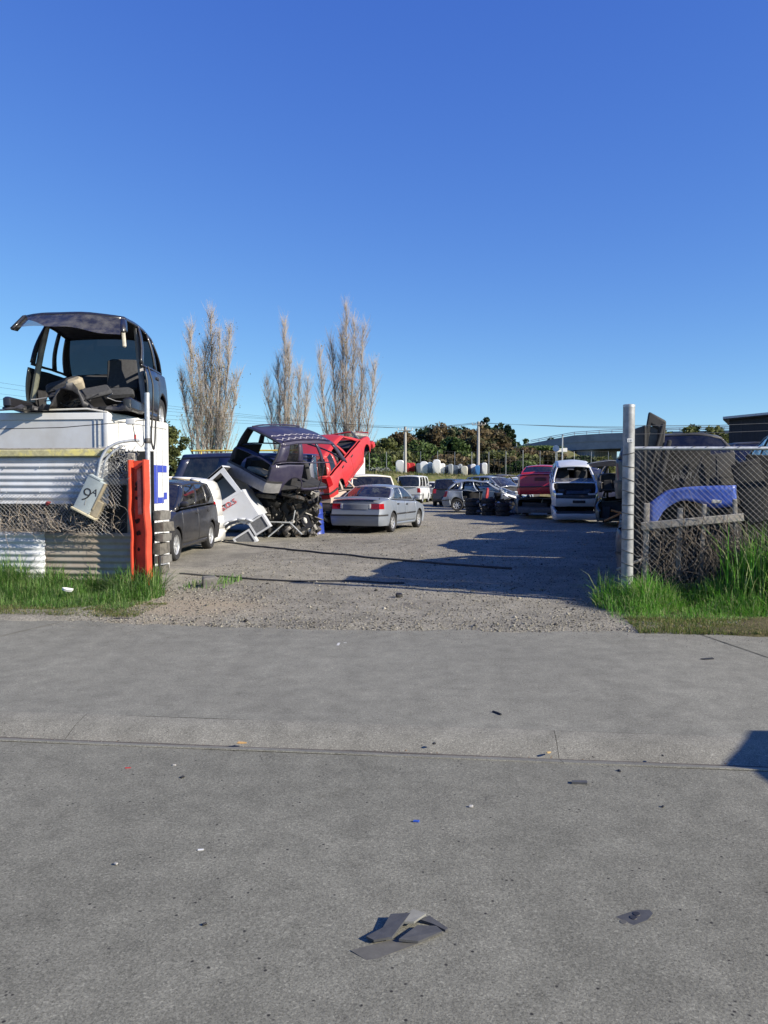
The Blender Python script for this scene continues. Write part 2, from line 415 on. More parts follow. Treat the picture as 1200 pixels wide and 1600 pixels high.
# loose stones on the gravel
def stones(name, n, region, smin, smax, mat, cols, parent=None, seed=1, nearw=1.0):
    rg = np.random.default_rng(seed)
    s0, s1, t0, t1 = region
    S = rg.uniform(s0, s1, n); T = t0 + (t1 - t0) * rg.uniform(0, 1, n) ** nearw
    X = ES.x * S + ET.x * T; Y = ES.y * S + ET.y * T
    Z = np.array([yard_z(float(a), float(b)) for a, b in zip(X, Y)])
    sz = smin + (smax - smin) * rg.uniform(0, 1, n) ** 2.6
    base = np.array([[1, 0, 0], [-1, 0, 0], [0, 1, 0], [0, -1, 0], [0, 0, .7], [0, 0, -.7]], np.float32)
    V = base[None] * rg.uniform(.6, 1.25, (n, 6, 3)) * sz[:, None, None]
    a = rg.uniform(0, 6.28, n); ca, sa = np.cos(a), np.sin(a)
    Vx = V[..., 0] * ca[:, None] - V[..., 1] * sa[:, None]; Vy = V[..., 0] * sa[:, None] + V[..., 1] * ca[:, None]
    V = np.stack([Vx + X[:, None], Vy + Y[:, None], V[..., 2] + (Z + sz * .25)[:, None]], -1).reshape(-1, 3)
    Fb = np.array([[0, 2, 4], [2, 1, 4], [1, 3, 4], [3, 0, 4], [2, 0, 5], [1, 2, 5], [3, 1, 5], [0, 3, 5]])
    F = (Fb[None] + (np.arange(n) * 6)[:, None, None]).reshape(-1, 3)
    C = np.array(cols)[rg.integers(0, len(cols), n)] * rg.uniform(.75, 1.2, (n, 1))
    me = fast_mesh(name, V, F, np.repeat(C, 6, 0))
    return link(name, me, mat, parent)
M['stone'] = tintmat('loose_stone', .9)
gcols = [(.24, .225, .18), (.175, .163, .13), (.30, .28, .23), (.21, .195, .15), (.09, .085, .075), (.045, .043, .04)]
o = stones('gravel_stones', 60000, (-4.5, 5.2, APE - .05, 30), .004, .016, M['stone'], gcols, seed=3, nearw=1.7)
tag(o, 'loose grey stones scattered over the gravel yard', None, None, 'stuff')
o = stones('gravel_chunks', 520, (-4.2, 5.0, APE + .1, 26), .012, .034, M['stone'], gcols, seed=5, nearw=1.4)
tag(o, 'scattered larger lumps of stone and broken debris on the yard gravel', None, None, 'stuff')
o = stones('rubble_patch', 650, (-4.3, -2.7, 9.5, 11.0), .006, .026, M['stone'], [(.22, .205, .17), (.16, .145, .12), (.26, .245, .21), (.08, .075, .07)], seed=9)
tag(o, 'pale rubble stones beside the orange gate post', None, None, 'stuff')

# ---------------------------------------------------------------- verges
def verge(name, s0, s1, t0, t1, side, label):
    def P(u, v):
        s = s0 + (s1 - s0) * u; t = t0 + (t1 - t0) * v
        e = min(1, (t - t0) / .35); q = (s1 - s) if side < 0 else (s - s0)
        e2 = min(1, max(0, q / .5)); k = e * e2
        edge = .12 * mnoise.noise(Vector((s * 2, 0, 5))) * (1 - v)
        return ST(s, t + edge, -.04 + k * (.085 + .03 * mnoise.noise(Vector((s * 1.5, t * 1.5, 9)))) + .0)
    return sheet(name, M['soil'], P, 60, 24, label=label)
verge('verge_left', -12, -3.55, APE + .12, 10.9, -1, 'grassed soil verge in front of the corrugated iron fence')
verge('verge_right', 1.75, 12, 7.95, 10.6, 1, 'grassed soil verge in front of the chain link fence')
M['grass'] = tintmat('grass_blade', .5, .5)
def grass(name, n, place, hfun, cols, label, seed=1, width=.006, lean=.5):
    rg = np.random.default_rng(seed)
    P = place(rg, n); n = len(P)
    h = hfun(P, rg) * rg.uniform(.45, 1.15, n)
    a = rg.uniform(0, 6.28, n); d = np.stack([np.cos(a), np.sin(a), np.zeros(n)], 1)
    sidev = np.stack([-np.sin(a + .4), np.cos(a + .4), np.zeros(n)], 1)
    le = rg.uniform(.1, 1, n) ** 1.3 * lean
    w = width * rg.uniform(.6, 1.5, n) * (0.6 + .5 * np.minimum(h / .3, 1.6))
    rows = []
    for k, (f, ww, bend) in enumerate(((0, 1.0, 0), (.38, .9, .16), (.74, .6, .52), (1.0, .06, 1.0))):
        c = P + d * (h * le * bend)[:, None]; c = c.copy(); c[:, 2] += h * f * (1 - .35 * le * bend)
        rows.append(c - sidev * (w * ww)[:, None]); rows.append(c + sidev * (w * ww)[:, None])
    V = np.stack(rows, 1).reshape(-1, 3)
    Fb = np.array([[0, 1, 3, 2], [2, 3, 5, 4], [4, 5, 7, 6]])
    F = (Fb[None] + (np.arange(n) * 8)[:, None, None]).reshape(-1, 4)
    cl = np.array(cols); C = cl[rg.integers(0, len(cl), n)] * rg.uniform(.7, 1.25, (n, 1))
    o = link(name, fast_mesh(name, V, F, np.repeat(C, 8, 0)), M['grass'])
    tag(o, label, None, None, 'stuff'); return o
greens = [(0.108, 0.26, 0.043), (0.076, 0.195, 0.036), (0.152, 0.308, 0.059), (0.063, 0.155, 0.03), (0.203, 0.325, 0.088), (0.33, 0.374, 0.176), (0.254, 0.39, 0.147)]
dry = [(0.2, 0.19, 0.07), (0.12, 0.16, 0.04), (0.1, 0.16, 0.03), (0.3, 0.25, 0.13), (0.13, 0.18, 0.045)]
lime = [(0.118, 0.345, 0.038), (0.093, 0.259, 0.031), (0.172, 0.413, 0.053), (0.079, 0.19, 0.031), (0.264, 0.397, 0.107), (0.368, 0.429, 0.198)]
def stplace(s0, s1, t0, t1, dens=None):
    def f(rg, n):
        S = rg.uniform(s0, s1, n); T = rg.uniform(t0, t1, n)
        if dens is not None:
            k = np.array([dens(float(a), float(b)) for a, b in zip(S, T)]) > rg.uniform(0, 1, n); S = S[k]; T = T[k]
        return np.stack([ES.x * S + ET.x * T, ES.y * S + ET.y * T, np.full(len(S), .015)], 1)
    return f
def tuft(s, t, sc=2.2): return .5 + .9 * mnoise.noise(Vector((s * sc, t * sc, 11)))
TF = 10.08                              # left fence line (t)
def hleft(P, rg):
    T = P[:, 0] * ET.x + P[:, 1] * ET.y; S = P[:, 0] * ES.x + P[:, 1] * ES.y
    k = np.clip((T - (APE + .45)) / (TF - APE - .6), 0, 1)
    return .04 + .46 * k ** 1.5 * np.array([max(.35, tuft(float(a), float(b)) + .35) for a, b in zip(S, T)])
grass('grass_left', 42000, stplace(-8.2, -4.05, APE + .55, TF - .02, lambda s, t: max(.25, tuft(s, t, 3) + .3) * (1 if s < -4.5 else .6)), hleft, greens, 'long green grass along the foot of the corrugated fence', 21, .0034, 1.3)
grass('dry_grass_left', 34000, stplace(-8.2, -3.75, APE + .22, APE + 1.2, lambda s, t: tuft(s, t, 3) + .45), lambda P, rg: np.full(len(P), .06), dry, 'short trampled grass at the verge edge near the orange post', 22, .005, 1.1)
TR = 10.08                              # right fence line (t)
def hright(P, rg):
    T = P[:, 0] * ET.x + P[:, 1] * ET.y; S = P[:, 0] * ES.x + P[:, 1] * ES.y
    k = np.clip((T - 8.75) / 1.0, 0, 1)
    tall = np.clip((S - 3.05) / .9, 0, 1) * np.clip((T - 9.2) / .5, 0, 1)
    return .04 + .34 * k ** 1.5 * np.array([max(.4, tuft(float(a), float(b)) + .35) for a, b in zip(S, T)]) + .85 * tall * rg.uniform(.2, 1.2, len(P)) ** 1.5
grass('grass_right', 40000, stplace(1.5, 6.2, 8.6, TR + .25, lambda s, t: (max(.3, tuft(s, t, 3) + .4)) * (min(1, (s - 1.45) / .5))), hright, lime, 'tall bright green grass below the chain link fence', 23, .0036, 1.25)
grass('dry_grass_right', 34000, stplace(1.65, 6.2, 8.15, 9.0, lambda s, t: tuft(s, t, 3) + .45), lambda P, rg: np.full(len(P), .06), dry, 'short yellowing grass at the driveway edge below the fence', 24, .005, 1.1)
grass('weeds_at_post', 380, stplace(-4.1, -3.5, 10.5, 11.7, lambda s, t: tuft(s, t, 4)), lambda P, rg: np.full(len(P), .16), greens, 'small weeds growing in the rubble behind the orange post', 25, .008, 1.0)

rgd = np.random.default_rng(77); n_ = 900
S_ = rgd.uniform(-6, 6, n_); T_ = 4.655 + rgd.normal(0, .022, n_); sz = .002 + .008 * rgd.uniform(0, 1, n_) ** 3
cx = np.stack([ES.x * S_ + ET.x * T_, ES.y * S_ + ET.y * T_, np.full(n_, -.074) + np.abs(T_ - 4.655) * .25], 1)
bs0 = np.array([[1, 0, 0], [-1, 0, 0], [0, 1, 0], [0, -1, 0], [0, 0, .6], [0, 0, -.6]])
V_ = (cx[:, None] + bs0[None] * rgd.uniform(.6, 1.4, (n_, 6, 3)) * sz[:, None, None]).reshape(-1, 3)
F_ = (np.array([[0, 2, 4], [2, 1, 4], [1, 3, 4], [3, 0, 4]])[None] + (np.arange(n_) * 6)[:, None, None]).reshape(-1, 3)
C_ = np.array([(.10, .085, .07), (.16, .14, .12), (.05, .045, .04), (.3, .28, .24), (.2, .13, .07)])[rgd.integers(0, 5, n_)]
tag(link('gutter_grit', fast_mesh('gutter_grit', V_, F_, np.repeat(C_, 6, 0)), [M['stone']]), 'dark grit and leaf crumbs washed into the gutter', None, None, 'stuff')
mb = MB()
prev = None
for k in range(241):
    s = -12 + k * .1; w = .010 + .012 * abs(mnoise.noise(Vector((s * 2.3, 3, 1)))); c0 = 4.655 + .012 * mnoise.noise(Vector((s * 1.1, 9, 1)))
    cur = [ST(s, c0 - w, -.0695), ST(s, c0 + w, -.0695)]
    if prev: mb.add([prev[0], cur[0], cur[1], prev[1]], [(0, 1, 2, 3)])
    prev = cur
tag(mb.build('gutter_silt', [plain('gutter_silt', (.085, .075, .062), .95, 0, .4, 20)], None, None), 'thin line of dark silt along the gutter', None, None, 'structure')

grass('tall_grass_right', 2600, stplace(2.95, 5.2, 9.55, 10.12, lambda s, t: min(1, (s - 2.9) / .5)), lambda P, rg: .35 + .75 * rg.uniform(0, 1, len(P)) ** .8, lime, 'knee high seeding grass climbing the chain link fence', 27, .0055, .4)
grass('post_tuft', 420, stplace(1.45, 2.0, 9.55, 10.1), lambda P, rg: np.full(len(P), .26), lime, 'tuft of grass round the foot of the galvanised corner post', 28, .0055, 1.2)

rgd = np.random.default_rng(78); n_ = 5000
S_ = rgd.uniform(-4.5, 3.2, n_); T_ = APE + .15 - np.abs(rgd.normal(0, .33, n_)); sz = .0025 + .006 * rgd.uniform(0, 1, n_) ** 3
cx = np.stack([ES.x * S_ + ET.x * T_, ES.y * S_ + ET.y * T_, np.array([apron_z(float(a), float(b)) for a, b in zip(S_, T_)])], 1)
V_ = (cx[:, None] + bs0[None] * rgd.uniform(.6, 1.4, (n_, 6, 3)) * sz[:, None, None]).reshape(-1, 3)
F_ = (np.array([[0, 2, 4], [2, 1, 4], [1, 3, 4], [3, 0, 4]])[None] + (np.arange(n_) * 6)[:, None, None]).reshape(-1, 3)
C_ = np.array(gcols)[rgd.integers(0, len(gcols), n_)]
tag(link('driveway_grit', fast_mesh('driveway_grit', V_, F_, np.repeat(C_, 6, 0)), [M['stone']]), 'fine gravel spilling onto the edge of the concrete driveway', None, None, 'stuff')
# ---------------------------------------------------------------- cars
def wheel_meshes(r, w=.19, rimr=.62, spokes=7):
    t = MB(); q = w / 2; ri = r * rimr
    t.lathe([(ri, -q * .8), (r * .9, -q), (r * .985, -q * .72), (r, -q * .3), (r, q * .3), (r * .985, q * .72), (r * .9, q), (ri, q * .8), (ri, -q * .8)], 28)
    m = MB()
    m.lathe([(ri, -q * .8), (ri * .93, -q * .55), (ri * .9, q * .3), (ri, q * .8)], 28)
    m.lathe([(.001, -q * .62), (ri * .2, -q * .62), (ri * .26, -q * .35)], 14)
    for k in range(spokes):
        a = 2 * math.pi * k / spokes; rot = Matrix.Rotation(-a, 3, 'Y')
        st = len(m.v); m.box((ri * .56, -q * .42, 0), (ri * .78, .02, ri * .27))
        m.xform(rot.to_4x4(), st)
    m.lathe([(.001, -q * .1), (ri * .92, -q * .1)], 28, mi=1)
    return t.mesh('tyre', 40), m.mesh('wheel', 40)
_wh = {}
def get_wheel(r):
    k = round(r, 3)
    if k not in _wh: _wh[k] = wheel_meshes(r)
    return _wh[k]

BASE = dict(L=4.4, W=1.69, H=1.42, wb=2.53, fo=.86, r=.30, sill=.21, ra=.345, kr=.13, kf=.17, roofw=.72, beltin=.955, crown=.05,
            deck=[(0, .88), (.12, .99), (.9, 1.02), (1.2, .99), (3.1, .93), (3.4, .90), (4.1, .76), (4.4, .60)],
            D=.85, C=1.45, B=2.55, A=3.25, wins=[(.13, .45), (.49, .90)], vlo=.05, vhi=.90,
            doors=[(1.28, 2.12), (2.13, 3.12)], rear=[(.2, .10), (.32, .02), (.55, 0), (.62, .05), (.95, .09), (1.2, .12)],
            front=[(.2, .10), (.35, 0), (.55, 0), (.7, .06), (.95, .1)])

class Car:
    def __init__(c, **kw):
        c.__dict__.update(BASE); c.__dict__.update(kw)
        c.rw = c.L - c.fo - c.wb; c.fw = c.L - c.fo
        c.dx = [p[0] for p in c.deck]; c.dz = [p[1] for p in c.deck]
        c.zm = c.sill + .38
    def zt(c, s): return sum(np.interp(s + o, c.dx, c.dz) for o in (-.09, -.045, 0, .045, .09)) / 5
    def hw(c, s):
        a = max(0, 1 - s / .42); b = max(0, 1 - (c.L - s) / .62)
        return c.W / 2 * (1 - c.kr * a ** 2.2 - c.kf * b ** 2.2)
    def sec(c, z): return 1 - .055 * min(1.6, ((z - c.zm) / .42) ** 2)
    def zb(c, s):
        z = c.sill + .04 * max(0, 1 - s / .5) + .03 * max(0, 1 - (c.L - s) / .5)
        for w in (c.rw, c.fw):
            d = abs(s - w)
            if d < c.ra: z = max(z, c.r + math.sqrt(c.ra ** 2 - d ** 2) - .0)
        return z
    def shift(c, s, z):
        a = max(0, 1 - s / .6); b = max(0, 1 - (c.L - s) / .7)
        return a * float(np.interp(z, [p[0] for p in c.rear], [p[1] for p in c.rear])) - b * float(np.interp(z, [p[0] for p in c.front], [p[1] for p in c.front]))
    def P(c, s, z, side, off=0.0):
        return Vector((s + c.shift(s, z) - c.L / 2, side * (c.hw(s) * c.sec(z) + off), z))
    # greenhouse side: u 0 rear .. 1 front, v 0 belt .. 1 roof
    def S(c, u, v, side, off=0.0):
        s0 = c.D + (c.A - c.D) * u; s1 = c.C + (c.B - c.C) * u
        b = c.P(s0, c.zt(s0), side); y0 = abs(b.y) * c.beltin
        y1 = c.W / 2 * c.roofw; z1 = c.H - .03 - .05 * (2 * u - 1) ** 2
        z0 = c.zt(s0) + .004
        k = 1 - (1 - v) ** 1.0
        y = y0 + (y1 - y0) * k + .035 * math.sin(math.pi * v) + off
        return Vector((b.x * (1 - v) + (s1 - c.L / 2) * v, side * y, z0 + (z1 - z0) * v))
    def E(c, p, v, front, off=0.0):
        """end glass: p -1..1 across"""
        u = 1 if front else 0
        e = c.S(u, v, 1); bow = (.13 * (1 - v) + .06 * v) * (1 - p * p) * (1 if front else -1)
        cz = (.03 * (1 - v) + c.crown * v) * (1 - p * p)
        return Vector((e.x + bow + off * (1 if front else -1), p * e.y, e.z + cz))

def _solid(o, th=.022):
    md = o.modifiers.new('sheet_thickness', 'SOLIDIFY'); md.thickness = th; md.offset = -1; md.material_offset = 1; md.material_offset_rim = 0; md.use_rim = True

def car(name, label, cat, paintm, loc, heading=0, roll=0, pitch=0, group=None, omit=(), glassm=None, dent=0.0, zscale=1.0, seed=0.0,
        keep=(-99, 99), wheels=True, seats=False, lamps=True, ws_keep=(0, 1), inner=None, bumpm=None, cut_jag=0.0, steps=84, plate=None, **spec):
    """heading: compass degrees from +Y towards +X in which the nose points; pitch>0 nose up; roll>0 right side down"""
    c = Car(**spec); gm = glassm or M['glass']; inner = inner or M['inner']
    root = empty(name, loc, label=label, cat=cat, group=group)
    root.rotation_mode = 'XYZ'
    root.rotation_euler = (R(roll), R(-pitch), R(90 - heading)); root.scale = (1, 1, zscale)
    L = c.L; nz = 9; ny = 8
    cuts = sorted(set([0, L, .03, .08, .15, .25, L - .03, L - .08, L - .16, L - .28] + [q for d in c.doors for q in d]
                      + [w + dd for w in (c.rw, c.fw) for dd in np.linspace(-c.ra, c.ra, 13)] + list(np.linspace(0, L, steps // 2))))
    st = [cuts[0]]
    for q in cuts[1:]:
        if q - st[-1] > .008: st.append(q)
    st = [s for s in st if keep[0] <= s <= keep[1]]
    rings = []
    for s in st:
        zb, zt = c.zb(s), c.zt(s) - .025
        zb = min(zb, zt - .02)
        left = [c.P(s, zb + (zt - zb) * (k / nz), 1) for k in range(nz + 1)]
        yw = left[-1].y; sh = left[-1].x
        deck = [Vector((sh, yw * math.cos(math.pi * j / ny) * (.985 if 0 < j < ny else 1), zt + .025 * min(1, (1 - abs(math.cos(math.pi * j / ny))) * 14) + c.crown * .8 * (1 - math.cos(math.pi * j / ny) ** 2))) for j in range(1, ny)]
        right = [Vector((p.x, -p.y, p.z)) for p in reversed(left)]
        rings.append(left + deck + right)
    body = MB(); n = len(rings[0])
    for r_ in rings: body.v += [tuple(p) for p in r_]
    doorparts = {}
    for i in range(len(st) - 1):
        sm = (st[i] + st[i + 1]) / 2
        di = next((k for k, d in enumerate(c.doors) if d[0] - 1e-4 < sm < d[1] + 1e-4), None)
        for j in range(n - 1):
            isdeck = nz <= j < nz + ny
            if isdeck and c.D + .06 < sm < c.A - .04: continue
            if 'bonnet' in omit and isdeck and sm > c.A + .04 and nz < j < nz + ny - 1: continue
            if 'boot' in omit and isdeck and sm < c.D - .04 and nz < j < nz + ny - 1: continue
            f = (i * n + j, i * n + j + 1, (i + 1) * n + j + 1, (i + 1) * n + j)
            if di is not None and not isdeck:
                k = j if j < nz else n - 2 - j; side = 1 if j < nz else -1
                if k >= 1:
                    doorparts.setdefault((di, side), []).append(f); continue
            body.f.append(f); body.m.append(0)
    # ends
    for end, i in ((0, 0), (1, len(st) - 1)):
        full = (st[i] < .001) if end == 0 else (st[i] > L - .001)
        if not full: continue
        if end == 0 and 'tail' in omit: rows = range(3)
        elif end == 1 and 'nose' in omit: rows = range(2)
        elif end == 1 and 'nose_half' in omit: rows = range(6)
        else: rows = range(nz)
        for k in rows:
            q = (i * n + k, i * n + k + 1, i * n + n - 2 - k, i * n + n - 1 - k)
            body.f.append(q if end else q[::-1]); body.m.append(0)
        if len(rows) == nz:
            q = tuple(i * n + j for j in range(nz, nz + ny + 1)); body.f.append(q if end else q[::-1]); body.m.append(0)
    V0 = list(body.v)
    def wreck(mb, extra=1.0):
        if dent: mb.crumple(dent * extra, 2.1, seed + 1.3)
        return mb
    wreck(body)
    o = body.build('body', [paintm, inner], root, 40); _solid(o)
    for (di, side), fs in doorparts.items():
        if 'door%d%s' % (di, 'L' if side > 0 else 'R') in omit: continue
        d0, d1 = c.doors[di]; used = sorted({q for f in fs for q in f}); mp = {q: k for k, q in enumerate(used)}
        mb = MB(); vs = []
        for q in used:
            p = Vector(V0[q]); s = st[q // n]
            if abs(s - d0) < 1e-3: p.x += .005
            if abs(s - d1) < 1e-3: p.x -= .005
            vs.append(p)
        mb.add(vs, [tuple(mp[q] for q in f) for f in fs]); wreck(mb)
        d = mb.build('door', [paintm, inner], root, 40); _solid(d)
        hs = d0 + .13 if di == 0 or len(c.doors) == 1 else d0 + .10
        hb = MB(); hz = c.zt(hs) - .13; hp = c.P(hs + .02, hz, side); hb.bevbox((hp.x, hp.y + side * .008, hp.z), (.15, .03, .045), .01); wreck(hb)
        hb.build('handle', [M['trim']], d)
    # cabin frame: roof, pillars, header rails
    roof = MB()
    if 'roof' not in omit:
        def RP(u, w):
            p = 2 * w - 1; e = c.S(u, 1, 1)
            bow = (.06 * (1 - p * p)) * (2 * u - 1) ** 3
            return Vector((e.x + bow, p * e.y, e.z + c.crown * (1 - p * p)))
        roof.grid(RP, 14, 12)
    us = [0.0] + [q for w in c.wins for q in w] + [1.0]
    def strip(fn, nu, nv): roof.grid(fn, nu, nv)
    for side in (1, -1):
        def seg(u0, u1, v0, v1):
            strip(lambda a, b, u0=u0, u1=u1, v0=v0, v1=v1, side=side: c.S(u0 + (u1 - u0) * a, v0 + (v1 - v0) * b, side), max(1, int((u1 - u0) * 12)), max(1, int((v1 - v0) * 8)))
        seg(0, 1, c.vhi, 1); seg(0, max(.02, min(1, (keep[1] - c.D) / (c.A - c.D))), 0, c.vlo)
        for a, b in zip(us[0::2], us[1::2]):
            if 'apillar' in omit and b == 1.0: continue
            seg(a, b, .62 if ('apillar_low' in omit and b == 1.0) else c.vlo, c.vhi)
    for front in (0, 1):
        nm = 'windscreen' if front else 'rear_window'
        if 'apillar' in omit and front: continue
        q0, q1, pe = .06, .94, .93
        for (a0, a1, b0, b1) in ((-1, 1, q1, 1), (-1, 1, 0, q0), (-1, -pe, q0, q1), (pe, 1, q0, q1)):
            if nm + '_sill' in omit and b1 == q0: continue
            if 'apillar_low' in omit and front:
                if b1 == q0: continue
                if b0 == q0: b0 = .62
            roof.grid(lambda a, b, a0=a0, a1=a1, b0=b0, b1=b1: c.E(a0 + (a1 - a0) * a, b0 + (b1 - b0) * b, front), 8 if a1 - a0 > 1 else 1, 8 if b1 - b0 > .5 else 1)
    wreck(roof)
    rr = [] 
    o = roof.build('roof', [paintm, inner], root, 40, fixn=True); _solid(o, .03)
    # glass
    for side in (1, -1):
        for k, (a0, a1) in enumerate(c.wins):
            if 'glass' in omit or 'side_glass' in omit or 'win%d%s' % (k, 'L' if side > 0 else 'R') in omit: continue
            g = MB(); g.grid(lambda a, b: c.S(a0 + (a1 - a0) * a, c.vlo + (c.vhi - c.vlo) * b, side, -.008), 6, 5); wreck(g)
            g.build('side_window', [gm], root, 60)
    for front, nm in ((1, 'windscreen'), (0, 'rear_window')):
        if 'glass' in omit or nm in omit: continue
        k0, k1 = ws_keep if front else (0, 1)
        def GP_(a, b, front=front, k0=k0, k1=k1):
            p = (2 * a - 1) * .93; lo = .06 + .88 * k0
            if front and k0 > 0: lo += .10 * mnoise.noise(Vector((a * 3, 1.1, seed))) - .16 * a + .08
            v = lo + (.06 + .88 * k1 - lo) * b
            return c.E(p, v, front, -.008)
        g = MB(); g.grid(GP_, 16, 5); wreck(g); g.build(nm, [gm], root, 60)
    # floor tub and dash
    if 'floor' not in omit:
        k0, k1 = max(.12, keep[0]), min(L - .12, keep[1] + cut_jag if keep[1] < L else L)
        fl = MB(); zf = c.sill + .07; yw = c.W / 2 * .86
        fl.box(((k0 + k1) / 2 - L / 2, 0, zf), (k1 - k0, yw * 2, .05))
        if keep[1] > c.A:
            fl.box((c.A + .02 - L / 2, 0, (zf + c.zt(c.A)) / 2), (.06, yw * 1.9, c.zt(c.A) - zf - .04)); fl.box((c.A - .25 - L / 2, 0, c.zt(c.A) - .12), (.5, yw * 1.8, .16))
        for w in (c.rw, c.fw):
            if keep[0] < w < keep[1]:
                for sd_ in (1, -1): fl.box((w - L / 2, sd_ * (c.W / 2 - .36), c.r + .16), (c.ra * 2.1, .22, .5))
        wreck(fl); fl.build('floor_pan', [inner], root, None)
    if seats:
        for x, yy in ((c.C + (c.B - c.C) * .62, .34), (c.C + (c.B - c.C) * .62, -.34), (c.C + .1, .36), (c.C + .1, -.36)):
            if not keep[0] < x < keep[1]: continue
            sb = MB(); zf = c.sill + .1
            sb.bevbox((x + .2 - L / 2, yy, zf + .22), (.5, .48, .2), .06); sb.bevbox((x - .06 - L / 2, yy, zf + .55), (.16, .46, .62), .06, (0, R(-14), 0)); sb.bevbox((x - .16 - L / 2, yy, zf + .95), (.1, .26, .17), .04, (0, R(-14), 0))
            sb.build('seat', [M['seat']], root, 40)
    # outline pieces that hug the ends: bumpers, lamps
    def hug(nm, end, z0, z1, y0, slen, mat, off=.012, parent=root, both=True, depth=.04):
        """a band from y0 on the end face round the corner and slen along the side"""
        for side in ((1, -1) if both else (1,)):
            so = [0, .03, .08, .15, .25, .4, .6]; so = [q for q in so if q < slen] + [slen]
            pts = []
            zs = np.linspace(z0, z1, 4)
            rows = []
            for z in zs:
                r_ = []
                e0 = c.P(0 if end == 0 else L, z, side)
                sg = -1 if end == 0 else 1
                ys = [y0 + (abs(e0.y) - y0) * k / 3 for k in range(3)]
                for y in ys: r_.append(Vector((e0.x + sg * off, side * y, z)))
                for q in so:
                    pp = c.P(q if end == 0 else L - q, z, side, off * min(1, .3 + q / .08)); pp.x += sg * off * max(0, 1 - q / .1); r_.append(pp)
                rows.append(r_)
            mb = MB(); w = len(rows[0])
            cx = Vector(((c.rw if end == 0 else c.fw) - L / 2, 0, 0))
            inn = [[Vector((p.x - (-1 if end == 0 else 1) * depth, p.y * (1 - depth), p.z)) for p in r_] for r_ in (rows[0], rows[-1])]
            allr = [inn[0]] + rows + [inn[1]]
            mb.add([p for r_ in allr for p in r_], [(a * w + b, a * w + b + 1, (a + 1) * w + b + 1, (a + 1) * w + b) for a in range(len(allr) - 1) for b in range(w - 1)]
                   + [tuple(a * w for a in range(len(allr))), tuple(a * w + w - 1 for a in reversed(range(len(allr))))])
            wreck(mb); mb.build(nm, [mat], parent, 40, fixn=True)
    c.hug = hug; c.root = root
    bm_ = bumpm or paintm
    zR = c.zb(0) - .0
    if keep[0] <= 0 and 'rear_bumper' not in omit:
        hug('rear_bumper', 0, c.sill + .02, c.sill + .30, 0.0, min(.42, c.rw - c.ra - .02), bm_, .03)
        hug('bumper_strip', 0, c.sill + .30, c.sill + .345, 0.0, min(.42, c.rw - c.ra - .02), M['trim'], .036)
    if keep[1] >= L and 'front_bumper' not in omit:
        hug('front_bumper', 1, c.sill + .0, c.sill + .30, 0.0, min(.42, c.fo - c.ra - .02), bm_, .03)
        hug('grille', 1, c.sill + .33, c.sill + .42, 0.0, .01, M['trim'], .012)
    if lamps and keep[0] <= 0 and 'tail_lamp' not in omit:
        hz = c.tail if hasattr(c, 'tail') else (.66, .86, .42, .22)
        hug('tail_lamp', 0, hz[0], hz[1], hz[2], hz[3], M['redlamp'], .005)
        if len(hz) > 4: hug('reversing_lamp', 0, hz[0] + .02, hz[1] - .02, hz[2] + .03, .0, M['clearlamp'], .02, depth=.05) if False else None
    if lamps and keep[1] >= L and 'head_lamp' not in omit:
        hz = c.head if hasattr(c, 'head') else (.54, .68, .45, .3)
        hug('head_lamp', 1, hz[0], hz[1], hz[2], hz[3], M['clearlamp'], .005)
    if plate is not None and keep[0] <= 0:
        pm = MB(); e = c.P(0, plate, 1); pm.bevbox((e.x - .016, 0, plate), (.02, .40, .12), .008); pm.build('number_plate', [M['plate']], root, None)
    if 'mirror' not in omit and keep[1] > c.A:
        for side in (1, -1):
            mb = MB(); q = c.S(.93, .1, side); mb.bevbox((q.x + .05, q.y + side * .11, q.z + .05), (.1, .17, .12), .04); mb.tube([(q.x + .02, q.y - side * .01, q.z - .02), (q.x + .04, q.y + side * .1, q.z + .03)], .02)
            wreck(mb); mb.build('mirror', [paintm if 'black_mirror' not in omit else M['trim']], root, 40)
    if wheels:
        tm, wm = get_wheel(c.r)
        for w, nm in ((c.rw, 'r'), (c.fw, 'f')):
            if not keep[0] < w < keep[1]: continue
            for side in (1, -1):
                if 'wheel_%s%s' % (nm, 'L' if side > 0 else 'R') in omit: continue
                wo_ = link('wheel', wm, [M['rim'], M['inner']], root, (w - L / 2, side * (c.W / 2 - .11), c.r), (0, 0, R(180) if side > 0 else 0))
                link('tyre', tm, [M['tyre']], wo_)
    return root, c
SEDAN = dict()
HATCH = dict(L=3.95, W=1.66, H=1.48, wb=2.46, fo=.80, r=.285, deck=[(0, .86), (.1, .98), (.5, .99), (1.4, .96), (2.7, .92), (3.1, .90), (3.65, .76), (3.95, .58)],
             D=.12, C=.52, B=2.10, A=2.95, wins=[(.07, .22), (.27, .53), (.57, .93)], doors=[(.95, 1.78), (1.79, 2.75)], tail=(.7, .95, .5, .16))
MPV = dict(L=4.45, W=1.70, H=1.60, wb=2.70, fo=.86, r=.31, ra=.35, deck=[(0, .90), (.1, 1.0), (.5, 1.02), (1.8, 1.0), (3.3, .97), (3.6, .94), (4.15, .80), (4.45, .6)],
           D=.10, C=.40, B=2.55, A=3.55, wins=[(.05, .26), (.29, .55), (.58, .90)], doors=[(1.05, 2.02), (2.03, 3.2)], tail=(.75, 1.05, .55, .14))
